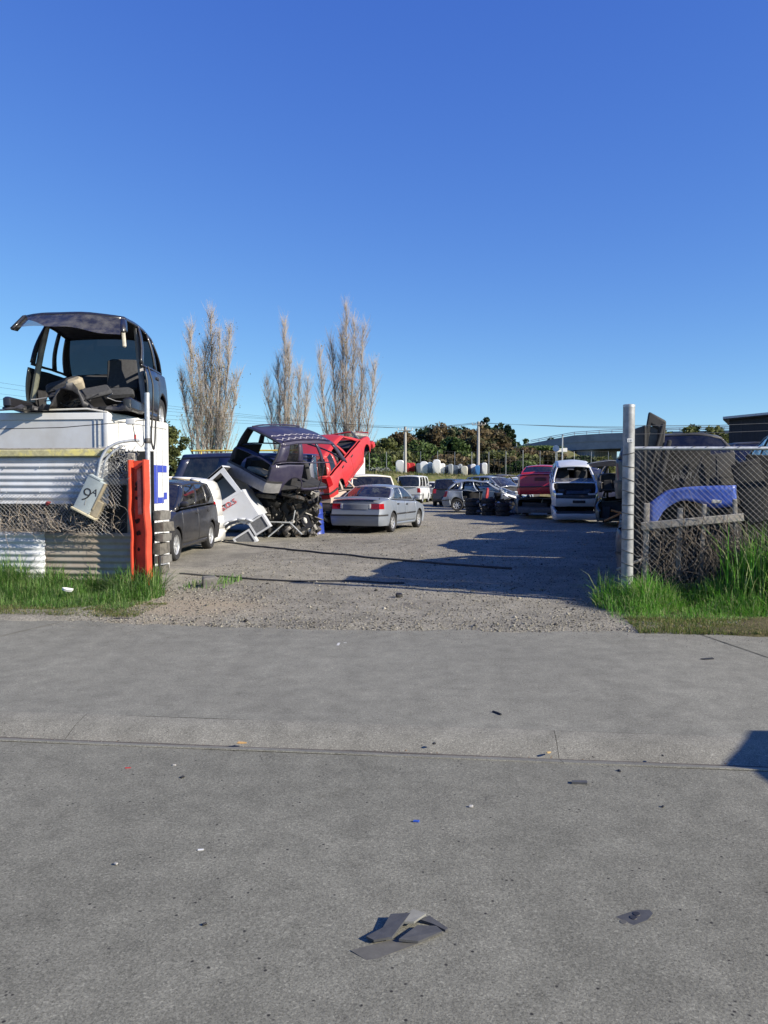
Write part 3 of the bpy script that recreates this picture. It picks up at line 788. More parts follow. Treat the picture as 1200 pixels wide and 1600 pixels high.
SUV = dict(L=4.25, W=1.72, H=1.66, wb=2.56, fo=.80, r=.33, ra=.38, sill=.30, deck=[(0, .98), (.1, 1.07), (.5, 1.09), (1.6, 1.06), (2.8, 1.04), (3.05, 1.02), (3.9, .94), (4.25, .75)],
           D=.08, C=.35, B=2.3, A=2.95, wins=[(.06, .28), (.34, .60), (.64, .92)], doors=[(1.15, 1.95), (1.96, 2.9)], tail=(.8, 1.05, .58, .16), roofw=.76)
VAN = dict(L=4.7, W=1.70, H=1.96, wb=2.57, fo=1.05, r=.32, ra=.37, sill=.27, kr=.05, kf=.12, roofw=.86, deck=[(0, 1.08), (.1, 1.12), (2.0, 1.12), (4.0, 1.08), (4.35, 1.0), (4.7, .72)],
           D=.03, C=.12, B=3.75, A=4.33, wins=[(.04, .28), (.31, .58), (.66, .92)], doors=[(3.05, 4.05)], tail=(.75, 1.05, .62, .1), beltin=.985,
           rear=[(.2, .03), (.4, 0), (1.2, .0)], front=[(.2, .05), (.4, 0), (.7, .04), (1.1, .14)])
def anchor(root, local, world):
    """move a thing so that its own point comes to rest on a given point of the place"""
    Mx = Matrix.LocRotScale(None, root.rotation_euler, root.scale)
    root.location = Vector(world) - Mx @ Vector(local)
def text_mesh(txt, size, depth=.002, shear=0.0, offset=0.0):
    cu = bpy.data.curves.new('lettering', 'FONT'); cu.body = txt; cu.size = size; cu.extrude = depth; cu.shear = shear; cu.align_x = 'LEFT'; cu.offset = offset; cu.resolution_u = 3
    ob = bpy.data.objects.new('lettering', cu); COL.objects.link(ob)
    dg = bpy.context.evaluated_depsgraph_get(); me = bpy.data.meshes.new_from_object(ob.evaluated_get(dg))
    bpy.data.objects.remove(ob); bpy.data.curves.remove(cu); me.name = 'lettering'; me.materials.clear(); return me

M['silver'] = paint('silver_paint', (.21, .24, .285), .34, .35, .25, (.2, .18, .15), .5, .05, .6)
M['palesilver'] = paint('pale_silver_paint', (.56, .58, .60), .38, .2, .30, (.24, .22, .19), .4, .12, .55)
M['charcoal'] = paint('charcoal_paint', (.014, .014, .017), .28, .1, .35, (.06, .055, .05), .5, .08)
M['black'] = paint('black_paint', (.010, .010, .014), .24, 0, .25, (.04, .038, .036), .5, .08)
M['purple'] = paint('faded_purple_paint', (.024, .021, .05), .36, .1, .3, (.10, .09, .105), .25, .1, .55)
M['red'] = paint('red_paint', (.42, .020, .022), .42, 0, .25, (.24, .08, .06), .2, .1, .6)
M['deepred'] = paint('deep_red_paint', (.40, .012, .022), .28, 0, .2, (.2, .08, .07), .6, .04, .65)
M['navy'] = paint('navy_paint', (.012, .018, .055), .28, 0, .3, (.07, .075, .09), .6, .05, .6)
M['blue'] = paint('mid_blue_paint', (.04, .09, .22), .32, .2, .3, (.15, .15, .15), .5, .05)
M['cream'] = paint('dusty_beige_paint', (.42, .33, .27), .5, 0, .5, (.25, .2, .16), .1, .15)
M['maroon'] = paint('maroon_paint', (.12, .02, .03), .35, 0, .4, (.12, .1, .09), .4, .08)
M['greygreen'] = paint('dark_green_paint', (.03, .045, .042), .35, 0, .5, (.12, .11, .1), .4, .1)
M['wreckgrey'] = paint('dusty_dark_grey_paint', (.045, .045, .05), .5, 0, .6, (.11, .10, .09), .2, .2, .45)
M['wreckblack'] = paint('dusty_black_paint', (.02, .02, .023), .5, 0, .6, (.075, .07, .065), .2, .2, .45)
M['wreckbrown'] = paint('dull_brown_paint', (.05, .04, .033), .55, 0, .6, (.10, .085, .07), .15, .2, .45)
M['greybumper'] = plain('grey_plastic_bumper', (.20, .20, .205), .6, 0, .2, 8)
M['dullgrey'] = plain('dull_grey_plastic', (.07, .07, .072), .6, 0, .3, 8)
M['greensheet'] = plain('green_plastic', (.05, .5, .07), .5, 0, .2, 8)
M['orange_wood'] = plain('orange_stained_timber', (.5, .2, .06), .8, 0, .3, 12)

# ---- silver saloon in the middle of the yard
sed, cs = car('silver_sedan', 'clean silver four door saloon with boot spoiler standing on the gravel', 'car', M['silver'], (-.09, 24.88, .04), 20, seats=True, tail=(.71, .865, .47, .20), deck=[(0, .86), (.10, .96), (.8, 1.0), (1.2, .97), (3.1, .91), (3.4, .88), (4.1, .74), (4.4, .58)], H=1.40)
mb = MB(); L2 = cs.L / 2
mb.grid(lambda a, b: Vector((.08 + .16 * b - L2 + .10 * (1 - abs(2 * a - 1)) * -.3, (2 * a - 1) * .70, .985 + .055 * math.sin(math.pi * min(1, b * 1.15)) + .035 * (1 - (2 * a - 1) ** 2))), 14, 4)
mb.build('boot_spoiler', [M['silver']], sed)
mb = MB(); e = cs.P(0, .78, 1); mb.bevbox((e.x - .004, 0, .775), (.03, .78, .17), .012); mb.build('boot_panel', [paint('dark_silver_plastic', (.17, .19, .23), .5)], sed)  # boot panel in a darker silver than the body
for sgn in (1, -1):
    mb = MB(); e = cs.P(0, .8, sgn); mb.bevbox((e.x - .004, sgn * .43, .79), (.03, .09, .14), .012); mb.build('reversing_lamp', [M['clearlamp']], sed)
    for k in range(2):
        mb = MB(); s0, s1 = ((1.3, 2.1), (2.15, 3.1))[k]
        mb.add([cs.P(s0 + (s1 - s0) * q, z, sgn, .012) for z in (.52, .565) for q in (0, .33, .66, 1)], [(0, 1, 5, 4), (1, 2, 6, 5), (2, 3, 7, 6)])
        o = mb.build('side_moulding', [M['trim']], sed); _solid(o, .02)
mb = MB(); mb.bevbox((-L2 + 1.75, .0, .93), (.02, .9, .42), .01); mb.build('green_plastic_sheet', [M['greensheet']], sed)

# ---- dark people mover by the white box body
mpv, cm = car('people_mover', 'dark charcoal people mover parked beside the white box body', 'car', M['charcoal'], (-4.74, 16.5, .03), 181.5, glassm=M['dglass'], seats=True, **{**MPV, 'H': 1.54})

# ---- navy panel van with flame sign writing
vs = dict(VAN); vs.update(L=4.9, H=2.36, W=1.78, wins=[(.70, .93)], doors=[(3.2, 4.2)], A=4.5, B=3.95, C=.12, roofw=.80, wb=2.7)
nv, cn = car('panel_van', 'navy blue high roof panel van with red flames painted on its side', 'van', M['navy'], (-4.35, 23.9, .03), 274, glassm=M['dglass'], **vs)
M['flame'] = plain('red_sign_paint', (.42, .02, .02), .5, 0, .2, 10, 0)
M['silverletter'] = plain('silver_sign_paint', (.45, .45, .5), .4, .2, .1, 10, 0)
def side_y(c, x, z):
    s = x + c.L / 2; zt = c.zt(s)
    if z <= zt: return c.hw(s) * c.sec(z)
    u = min(1, max(0, (s - c.C) / (c.B - c.C))); v = min(1, (z - zt) / (c.H - .05 - zt)); return c.S(u, v, 1).y
def sign(mesh_or_poly, mat, x0, z0, name='sign_writing', eps=.008):
    """lettering on the left side of the van; reads correctly when seen from that side"""
    me = mesh_or_poly
    for v in me.vertices:
        px, pz = x0 - v.co.x, z0 + v.co.y
        d = v.co.z; v.co = (px, side_y(cn, px, pz) + eps + max(0, d), pz)
    me.update(); return link(name, me, [mat], nv)
fl = MB(); pts = []
for k in range(40):
    t = k / 39; pts.append((1.25 * t, .10 + (.55 * abs(math.sin(t * 9.4)) ** 1.5) * (.35 + .65 * math.sin(math.pi * t))))
for a, b in zip(pts[:-1], pts[1:]): fl.add([(a[0], 0, 0), (b[0], 0, 0), (b[0], b[1], 0), (a[0], a[1], 0)], [(0, 1, 2, 3)])
sign(fl.mesh('flame_sign', None), M['flame'], .75, 1.18, 'flame_sign')
sign(text_mesh('Flleon', .46, .003, .25), M['flame'], .62, .88, eps=.012)
sign(text_mesh('PAINTER', .19, .003), M['silverletter'], .35, .68)
mb = MB(); mb.tube([(2.1 - 4.0, .55, 2.42), (1.9 - .6, .55, 2.42)], .025); mb.tube([(-1.5, .55, 2.3), (-1.5, .55, 2.43)], .02); mb.tube([(1.0, .55, 2.3), (1.0, .55, 2.43)], .02); mb.build('roof_bar', [plain('yellow_paint', (.55, .4, .06), .6)], nv)

# ---- white canopy shell behind the people mover
def profile_shell(path, depth, th, name, mats, root, loc_y):
    pass
cr_ = empty('canopy_shell', (-4.17, 18.95, .10), (0, 0, R(-6)), 'curved white fibreglass shell with beige lining standing behind the people mover', 'canopy')
prof = [(-1.35, 1.56), (-.9, 1.565), (-.45, 1.53), (-.22, 1.49), (-.10, 1.40), (-.03, 1.24), (.02, 1.0), (.07, .6), (.10, .28), (.11, .0)]
mb = MB(); mbi = MB()
for i in range(len(prof) - 1):
    (a0, b0), (a1, b1) = prof[i], prof[i + 1]
    mb.add([(a0, 0, b0), (a1, 0, b1), (a1, .9, b1), (a0, .9, b0)], [(0, 1, 2, 3)])
o = mb.build('shell', [M['white'], M['beige']], cr_, 50); _solid(o, .06)
mb = MB()
inner_p = [(x - .14 if z < 1.3 else x - .06, z - (.12 if x < -.1 else .02)) for x, z in prof]
for i in range(len(prof) - 1):
    mb.add([(prof[i][0] - .01, -.012, prof[i][1] - .01), (prof[i + 1][0] - .01, -.012, prof[i + 1][1] - .01), (inner_p[i + 1][0], .06, inner_p[i + 1][1]), (inner_p[i][0], .06, inner_p[i][1])], [(0, 1, 2, 3)])
o = mb.build('rim', [M['white'], M['beige']], cr_, 50); _solid(o, .03)
mb = MB(); mb.bevbox((.1, -.02, .34), (.06, .05, .16), .01); mb.build('blue_marker', [paint('blue_plastic', (.03, .06, .3), .4)], cr_)

# ---- white truck cab lying tipped on its corner
tc = empty('truck_cab', (0, 0, 0), (0, R(-32), 0), 'battered white truck cab tipped over with red lettering on its door', 'truck cab')
M['cabwhite'] = paint('dented_white_paint', (.45, .48, .53), .45, 0, .35, (.33, .30, .26), .1, .35)
M['cabgrey'] = plain('dark_grey_step_mat', (.10, .105, .115), .7, 0, .25, 20)
def frame_panel(mb, outer, hole, y0, y1):
    """flat panel with a four sided opening, given thickness"""
    n = 4
    for y, fl in ((y0, 1), (y1, -1)):
        pass
    vs = [(x, y0, z) for x, z in outer] + [(x, y0, z) for x, z in hole] + [(x, y1, z) for x, z in outer] + [(x, y1, z) for x, z in hole]
    fs = []
    for i in range(4):
        j = (i + 1) % 4
        fs += [(i, j, 4 + j, 4 + i), (8 + i, 12 + i, 12 + j, 8 + j), (i, 8 + i, 8 + j, j), (4 + i, 4 + j, 12 + j, 12 + i)]
    mb.add(vs, fs)
mb = MB(); frame_panel(mb, [(-.12, -.04), (.86, -.04), (.80, .72), (.02, .60)], [(0, .03), (.76, .03), (.69, .60), (.08, .50)], 0, .07)
mb.build('window_frame', [M['cabwhite']], tc, 30, fixn=True)
mb = MB(); mb.prism([(-.2, -.045), (.90, -.045), (.90, -.72), (.52, -.72), (.44, -.56), (.26, -.46), (.06, -.44), (-.16, -.50)], .0, .06); mb.crumple(.012, 4, 3); mb.build('door', [M['cabwhite']], tc, 30, fixn=True)
mb = MB(); mb.prism([(-.13, .0), (.87, .0), (.82, .73), (.02, .61)], 1.45, 1.52); mb.prism([(-.2, -.045), (.9, -.045), (.9, -.72), (-.16, -.5)], 1.45, 1.52); mb.build('far_side', [M['cabwhite']], tc, 30, fixn=True)
mb = MB(); mb.add([(.02, 0, .605), (.81, 0, .725), (.81, 1.5, .725), (.02, 1.5, .605)], [(0, 1, 2, 3)]); o = mb.build('roof', [M['cabwhite'], M['inner']], tc, 30); _solid(o, .05)
mb = MB(); mb.prism([(.855, .0), (.90, .0), (.90, -.72), (.855, -.72)], .06, 1.45); mb.build('back_panel', [M['cabwhite']], tc, 30, fixn=True)
mb = MB(); mb.prism([(-.20, -.06), (-.14, -.06), (-.14, -.5), (-.20, -.5)], .06, 1.45); mb.build('front_panel', [M['cabgrey']], tc, 30, fixn=True)
mb = MB(); mb.prism([(-.55, -.10), (-.22, -.12), (-.19, -.52), (-.5, -.55)], .05, .9); mb.build('corner_panel', [paint('blue_grey_panel', (.20, .23, .29), .5)], tc, 30, fixn=True)
mb = MB(); mb.prism([(-.58, -.08), (-.52, -.10), (-.48, -.58), (-.55, -.62)], .0, .9); mb.build('white_edge', [M['cabwhite']], tc, 30, fixn=True)
def guard(name, mat, cx, cz, r0, r1, a0, a1, y0, y1):
    mb = MB(); n = 8
    for i in range(n):
        t0 = R(a0 + (a1 - a0) * i / n); t1 = R(a0 + (a1 - a0) * (i + 1) / n)
        mb.add([(cx + r0 * math.cos(t0), y0, cz + r1 * math.sin(t0)), (cx + r0 * math.cos(t1), y0, cz + r1 * math.sin(t1)), (cx + r0 * math.cos(t1), y1, cz + r1 * math.sin(t1)), (cx + r0 * math.cos(t0), y1, cz + r1 * math.sin(t0))], [(0, 1, 2, 3)])
    o = mb.build(name, [mat, M['cabwhite']], tc, 60); _solid(o, .035)
guard('mudguard', M['cabwhite'], .18, -.92, .56, .42, 20, 185, -.10, .34)
guard('inner_arch', M['offwhite'], .22, -.90, .40, .30, 10, 170, .0, .3)
for k, (x, z, w, h) in enumerate(((.34, -1.05, .44, .36), (.80, -.92, .40, .36))):
    mb = MB(); frame_panel(mb, [(x - w / 2, z - h / 2), (x + w / 2, z - h / 2), (x + w / 2, z + h / 2), (x - w / 2, z + h / 2)], [(x - w / 2 + .04, z - h / 2 + .04), (x + w / 2 - .04, z - h / 2 + .04), (x + w / 2 - .04, z + h / 2 - .04), (x - w / 2 + .04, z + h / 2 - .04)], -.05, .30)
    st_ = mb.build('step_box', [M['cabwhite']], tc, 30, fixn=True)
    mb = MB(); mb.box((x, .0, z), (w - .06, .05, h - .06)); mb.build('step_mat', [M['cabgrey']], st_, None)
mb = MB(); mb.bevbox((.10, -.03, -.15), (.26, .02, .09), .005); mb.build('black_stripe', [M['trim']], tc, None)
tm_ = text_mesh('S.O.S', .18, .006)
o = link('lettering', tm_, [M['flame']], tc, (.26, -.016, -.20), (R(90), 0, 0))
mb = MB(); mb.bevbox((.34, -.012, -.09), (.10, .02, .035), .008); mb.build('door_handle', [M['trim']], tc)
tc.scale = (1.1, 1, 1.06); anchor(tc, (.55, .1, -1.24), (-3.17, 19.9, .03))

# ---- scrap heap under the purple shell
def scrap_heap(name, label, cat, loc, sx, sy, sz, n, seed, mats=('grease', 'steel', 'alu', 'trim'), rails=True):
    rg = random.Random(seed); root = empty(name, loc, label=label, cat=cat)
    parts = {m: MB() for m in mats}
    for k in range(n):
        m = parts[rg.choice(mats)]
        x = rg.uniform(-sx, sx) / 2; z = rg.uniform(.02, 1) * sz; y = rg.uniform(-sy, sy) / 2
        q = rg.random(); rot = (rg.uniform(-1.5, 1.5), rg.uniform(-1.5, 1.5), rg.uniform(0, 3))
        s = rg.uniform(.05, .22)
        if z < s * .8: z = s * .8
        if q < .3: m.bevbox((x, y, z), (s * rg.uniform(.6, 1.8), s * rg.uniform(.5, 1.4), s * rg.uniform(.3, 1)), .012, rot)
        elif q < .55:
            p = Vector((x, y, z)); pts = [p]
            for j in range(3): p = p + Vector((rg.uniform(-.16, .16), rg.uniform(-.12, .12), rg.uniform(-.16, .16))); p.z = max(.04, min(sz, p.z)); p.x = max(-sx / 2, min(sx / 2, p.x)); pts.append(p)
            m.tube(pts, rg.uniform(.012, .035), 6)
        elif q < .75: m.lathe([(.001, -s * .3), (s * .5, -s * .3), (s * .55, 0), (s * .4, s * .25), (.001, s * .3)], 12, c=(x, y, z), rot=rot)
        else: m.box((x, y, z), (s * 2.0, .02, s * 1.2), rot)
    names = {'grease': 'engine_block', 'steel': 'chassis_scrap', 'alu': 'gearbox_casing', 'trim': 'black_tube', 'rust': 'rusty_scrap', 'galv': 'bracket', 'offwhite': 'pale_panel', 'wreckblack': 'dark_panel'}
    for k, m in parts.items():
        if m.v: tag(m.build(names[k], [M[k]], root, 35), kind='stuff')
    return root
hp = scrap_heap('engine_scrap', 'greasy heap of engine and chassis scrap under the purple car shell', 'scrap', (-2.75, 21.9, .02), 1.75, 1.0, 1.36, 620, 4, ('grease', 'steel', 'alu', 'trim', 'steel', 'grease'))
mb = MB(); mb.bevbox((0, .1, .62), (1.35, .9, 1.05), .15, (0, R(4), 0)); mb.crumple(.10, 3, 2); mb.build('engine_bay', [M['grease']], hp)
mb = MB(); mb.tube([(-.95, -.55, .95), (-.72, -.6, .50), (-.35, -.62, .44), (.30, -.6, .42), (.36, -.6, .75)], .022); mb.build('frame_rail', [M['galv']], hp)
mb = MB(); mb.tube([(-.95, -.55, 1.35), (-.50, -.62, .72)], .04); mb.tube([(.2, -.6, .44), (.55, -.62, .1)], .02); mb.tube([(-.35, -.7, .04), (.05, -.62, .38)], .02); mb.build('frame_rail', [M['galv']], hp)
mb = MB(); mb.bevbox((.68, -.42, .32), (.10, .12, .5), .04, (0, R(-24), 0)); mb.build('bumper_piece', [M['offwhite']], hp)
mb = MB(); mb.lathe([(.05, -.05), (.14, -.07), (.17, 0), (.14, .07), (.05, .05)], 20, c=(.16, -.5, .2), rot=(R(40), 0, R(60))); mb.build('brake_drum', [M['steel']], hp)
mb = MB(); mb.bevbox((-.45, -.50, 1.17), (.55, .5, .12), .02, (R(8), R(6), .2)); mb.bevbox((.30, -.5, 1.12), (.55, .4, .10), .02, (R(-8), R(12), -.2)); mb.build('radiator', [M['steel']], hp)

# ---- purple shell on top of it
pu, cp = car('suv_shell', 'gutted purple four wheel drive shell without tailgate, stacked on engine scrap', 'car shell', M['purple'], (0, 0, 0), 38, roll=21, pitch=3, omit=('glass', 'tail', 'boot', 'door0R', 'door1R', 'door0L', 'door1L', 'rear_window_sill', 'mirror', 'tail_lamp', 'nose'),
             keep=(-1, 2.35), wheels=False, bumpm=M['greybumper'], dent=.02, seed=3, lamps=False, **{**SUV, 'wins': [(.15, .31), (.37, .62), (.66, .93)]})
anchor(pu, (-2.1, -.82, .30), (-2.98, 20.05, 1.22))
for side in (1, -1):
    if side < 0:
        g = MB(); a0, a1 = cp.wins[0]; g.grid(lambda a, b: cp.S(a0 + (a1 - a0) * a, cp.vlo + (cp.vhi - cp.vlo) * b, side, -.01), 4, 4); g.build('quarter_window', [M['dglass']], pu)
    mb = MB(); pts = [cp.S(u, 1.0, side) + Vector((0, -side * .06, .05 - .04 * (2 * u - 1) ** 8)) for u in np.linspace(.05, .95, 9)]; mb.tube(pts, .022); mb.build('roof_rail', [M['purple']], pu)
    mb = MB(); mb.tube([cp.P(.04, 1.0, side, -.05), cp.P(.03, .7, side, -.04), cp.P(.03, .55, side, -.02)], .035); mb.bevbox(cp.P(.05, .85, side, -.08), (.06, .10, .30), .02); mb.build('lamp_recess', [M['trim']], pu)
mb = MB(); pts = [cp.E(p, .97, 0) for p in np.linspace(-.95, .95, 9)]; pl_ = [cp.E(-.95, v, 0) for v in np.linspace(.95, 0, 5)] + [cp.P(.02, z, -1, -.06) for z in (.95, .75, .6)]; pr_ = [Vector((p.x, -p.y, p.z)) for p in pl_]
mb.tube(pr_[::-1] + pts[::-1] + pl_ if False else [q for q in pr_[::-1]] , .022); mb.tube(pts, .022); mb.tube(pl_, .022); mb.build('seal', [M['trim']], pu)
mb = MB(); mb.bevbox((-.3, .35, .62), (.55, .5, .22), .05); mb.bevbox((-.45, -.35, .75), (.16, .46, .6), .05, (0, R(-30), 0)); mb.build('seat', [M['seat']], pu)
mb = MB(); mb.bevbox((-1.5, -.1, .55), (.6, .9, .12), .03, (0, R(10), .3)); mb.build('boot_board', [M['beige']], pu)
# scraped patches of bare primer along the roof
mb = MB()
rg = random.Random(5)
for line, (w0, amp) in enumerate(((.33, .02), (.16, .035))):
    prev = None
    for k in range(60):
        u = .02 + .95 * k / 59; w = w0 + amp * math.sin(k * .9 + line) + rg.uniform(-.01, .01); wd = rg.uniform(.004, .016)
        e = cp.S(u, 1, 1)
        def rp(w): p = 2 * w - 1; return Vector((e.x, p * e.y, e.z + cp.crown * (1 - p * p) + .012))
        cur = (rp(w - wd), rp(w + wd))
        if prev: mb.add([prev[0], prev[1], cur[1], cur[0]], [(0, 1, 2, 3)])
        prev = cur
mb.crumple(.02, 2.1, 3 + 1.3); tag(mb.build('scraped_paint', [plain('bare_primer', (.42, .40, .42), .8)], pu), kind='stuff')

# ---- red car reared up behind the purple shell
rd, crd = car('red_hatchback', 'red hatchback wreck propped nose up behind the purple shell, bonnet gone', 'car', M['red'], (0, 0, 0), 18, pitch=26, roll=-3, omit=('win1L', 'win2R', 'win1R', 'windscreen', 'bonnet', 'mirror', 'nose', 'head_lamp', 'front_bumper'), dent=.012, seed=8, wheels=False, seats=True, glassm=M['dglass'], **HATCH)
rd.scale = (1.07, 1.07, 1.10); anchor(rd, (-1.97, -.78, .23), (-1.52, 24.0, .88))
mb = MB(); mb.crumple(0); mb.bevbox((1.5, .15, .55), (.5, .7, .4), .05); mb.lathe([(.03, -.2), (.12, -.2), (.12, .2), (.03, .2)], 12, c=(1.75, -.5, .72), rot=(.4, 0, .5)); mb.tube([(1.3, -.6, .8), (1.6, -.3, .95), (1.9, -.5, .7)], .035); mb.crumple(.03, 5, 1); mb.build('engine', [M['alu']], rd)
mb = MB(); mb.tube([(1.92, -.7, .75), (1.95, 0, .80), (1.92, .7, .75)], .03); mb.tube([(1.9, -.65, .5), (1.93, 0, .5), (1.9, .65, .5)], .03); mb.build('front_frame', [M['red']], rd)
mb = MB(); mb.bevbox((2.0, -.55, .30), (.22, .5, .22), .05); mb.build('bumper_corner', [M['red']], rd)

# ---- what the red car leans on
bg_, cbg = car('beige_wreck', 'dusty beige wreck with one road wheel jammed under the red hatchback', 'car', M['cream'], (0, 0, 0), 24, pitch=4, omit=('glass', 'roof', 'apillar', 'mirror', 'wheel_rL', 'wheel_fL', 'door0R'), dent=.05, seed=12, zscale=.72, wheels=True, lamps=False, **HATCH)
anchor(bg_, (-1.23, -.83, .0), (-1.22, 24.5, .55))
bk_, cbk = car('crushed_black_car', 'flattened black car at the bottom of the stack beside the silver saloon', 'car', M['black'], (-2.2, 25.6, .02), 20, omit=('glass', 'mirror', 'tail'), dent=.05, seed=14, zscale=.50, wheels=False, lamps=False, plate=None, **HATCH)
mb = MB(); mb.lathe([(.001, 0), (.27, 0), (.285, .03), (.27, .06), (.275, .3), (.29, .32), (.275, .34), (.275, .58), (.29, .6), (.275, .62), (.27, .86), (.28, .88), (.25, .9), (.001, .89)], 24, 'Z')
o = mb.build('blue_barrel', [plain('blue_plastic_drum', (.02, .045, .26), .4, 0, .3, 6)], None, 40, (-1.98, 22.75, .02), (R(3), R(-4), 0)); tag(o, 'dented blue plastic drum behind the engine scrap', 'barrel')

# ---- white vehicles behind the saloon
wt, cw = car('white_van', 'old cream white van with rusty roof gutter behind the silver saloon', 'van', M['offwhite'], (-.75, 30.4, .03), 168, glassm=M['dglass'], H=1.78, **{k: v for k, v in VAN.items() if k != 'H'})
mb = MB(); mb.bevbox((0, 0, 1.45), (2.0, 3.6, 2.3), .03); rt = empty('box_truck_body', (-2.2, 34.2, .03), (0, 0, R(-12)), 'plain white box truck body behind the reared up red hatchback', 'truck body')
mb.build('box', [M['white']], rt); mb = MB(); mb.box((0, 0, .2), (1.6, 3.4, .25)); mb.build('chassis', [M['trim']], rt)
for sx in (-1, 1):
    for sz in (.31, 2.59): mb = MB(); mb.box((sx * .985, -1.81, 1.45) if sz == .31 else (0, -1.81, 2.58), (.06, .04, 2.28) if sz == .31 else (1.9, .04, .06)); mb.build('corner_trim', [M['galv']], rt)
mb = MB(); mb.prism([(-.75, 0), (.75, 0), (.2, 1.35), (-.75, 1.45)], 0, .02); o = mb.build('rusty_plate', [M['rust']], None, 30, (-.1, 33.4, .03), (R(-12), 0, R(4)), fixn=True); tag(o, 'leaning brown rusty steel plate at the foot of the clay bank', 'steel plate')

# ---- far row of vehicles
car('silver_van', 'silver van with wide rear window parked at the foot of the bank', 'van', M['palesilver'], (2.15, 56.5, .03), 12, glassm=M['dglass'], H=1.92, **{k: v for k, v in VAN.items() if k != 'H'})
car('white_hatchback', 'white hatchback half hidden behind the silver van', 'car', M['white'], (4.1, 61.5, .03), 25, glassm=M['dglass'], **HATCH)
car('dark_estate', 'dark blue grey four wheel drive parked beside the silver van', 'car', M['charcoal'], (4.1, 49.4, .03), 12, glassm=M['dglass'], **SUV)
car('black_pickup', 'black hatchback parked far off beside the red wreck under the bank', 'car', M['black'], (6.0, 64.5, .25), 15, glassm=M['dglass'], **HATCH)
car('far_red_wreck', 'red and blue wreck with missing bonnet far off under the bank', 'car', M['red'], (7.2, 60.5, .2), 200, dent=.03, omit=('bonnet', 'windscreen'), **HATCH)
car('blue_sedan', 'blue saloon standing behind the tyre stacks', 'car', M['blue'], (7.6, 51.0, .25), 215, **SEDAN)
car('white_far_car', 'white hatchback behind the blue saloon and the tyre stacks', 'car', M['white'], (9.6, 58.0, .35), 200, glassm=M['dglass'], **HATCH)
car('pale_blue_estate', 'pale blue people mover beside the red saloon stack', 'car', paint('pale_blue_paint', (.22, .32, .43), .35), (8.6, 50.5, .1), 195, glassm=M['dglass'], **MPV)
car('maroon_estate', 'dark maroon people mover high up at the back below the fence', 'car', M['maroon'], (11.2, 63.0, .55), 260, glassm=M['dglass'], **MPV)

# ---- tyre stacks and wrecks in the middle
TM, WM = get_wheel(.32)
def lying_tyre(loc, r, label, tilt=(0, 0), rim=False):
    root = empty('tyre', loc, (R(90) + tilt[0], tilt[1], random.uniform(0, 6)), label, 'tyre', 'old tyres piled in the yard')
    tm, wm = get_wheel(r); link('tyre_carcass', tm, [M['tyre']], root)
    if rim: link('wheel_rim', wm, [M['rim'], M['inner']], root)
    return root
order = ['lowest', 'second', 'third', 'fourth', 'fifth']
for nm, (x, y), cnt, r in (('the silver wreck', (4.0, 35.7), 4, .32), ('the red mudguard', (5.35, 36.6), 3, .31), ('the pale wing panel', (5.95, 37.0), 3, .32), ('the blue saloon', (6.1, 39.4), 5, .31), ('the crushed wagon', (5.2, 34.6), 3, .30), ('the dark scrap heap', (4.65, 35.2), 4, .31)):
    for k in range(cnt):
        lying_tyre((x + random.uniform(-.05, .05), y + random.uniform(-.05, .05), .12 + k * .192), r, '%s black tyre from the ground in the stack beside %s' % (order[k], nm), (random.uniform(-.05, .05), random.uniform(-.05, .05)), rim=(k == cnt - 1 and cnt == 3))
car('silver_wreck', 'dented silver car with its side to the tyre stack and bumper missing', 'car', M['silver'], (4.9, 38.6, .12), 100, dent=.09, seed=21, omit=('glass', 'bonnet', 'front_bumper', 'nose', 'door0R', 'door1R', 'door1L'), wheels=True, **HATCH)
car('grey_wreck', 'grey wreck without bonnet standing behind the tyre stacks', 'car', M['silver'], (5.9, 42.0, .35), 140, dent=.05, seed=23, omit=('side_glass', 'bonnet'), **HATCH)
def wing(name, label, mat, loc, rot, parent=None, sc=1.0, thick=.012):
    """a car's front wing: panel with a wheel arch bite, headlamp notch and folded top"""
    mb = MB(); n = 18
    top = []; bot = []
    for i in range(n + 1):
        t = i / n; x = -.62 + 1.24 * t
        zt_ = .30 + .06 * math.sin(t * 2.2) - .22 * max(0, (t - .0) * 0) - .30 * max(0, .25 - t) ** 1.2 * 3
        d = abs(x + .08); zb_ = -.24 if x < 0 else .04
        if d < .42: zb_ = max(zb_ if x > 0 else -9, math.sqrt(.42 ** 2 - d ** 2) * .86 - .20)
        top.append((x, zt_)); bot.append((x, min(zb_, zt_ - .06)))
    rows = 4
    def P(a, b):
        i = min(n, int(round(a * n))); x, z1 = top[i]; _, z0 = bot[i]; z = z0 + (z1 - z0) * b
        return Vector((x * sc, (-.05 * b * b - .02 * math.sin(a * 3)) * sc, z * sc))
    mb.grid(P, n, rows)
    b0 = len(mb.v)
    mb.grid(lambda a, b: Vector((top[min(n, int(round(a * n)))][0] * sc, (-.05 - .0 + .12 * b) * sc, (top[min(n, int(round(a * n)))][1] + .01 * b) * sc)), n, 1)
    mb.crumple(.012, 5, 2)
    o = mb.build(name, [mat, M['trim']], None, 40, loc, rot); _solid(o, thick); tag(o, label, 'car panel'); return o
wing('red_wing', 'loose red front wing panel standing between the tyre stacks', M['red'], (4.75, 36.3, .66), (R(8), R(-72), R(60)), sc=.85)
wing('pale_wing', 'loose pale wing panel lying on the tyres left of the red saloon', M['white'], (6.0, 36.95, .78), (R(-70), R(10), R(40)), sc=.9)
scrap_heap('mixed_scrap', 'low dark heap of scrap parts between the tyre stacks and the crushed wagon', 'scrap', (5.35, 35.6, .02), 2.4, 1.6, .62, 110, 9, ('grease', 'trim', 'alu', 'offwhite', 'wreckblack'))
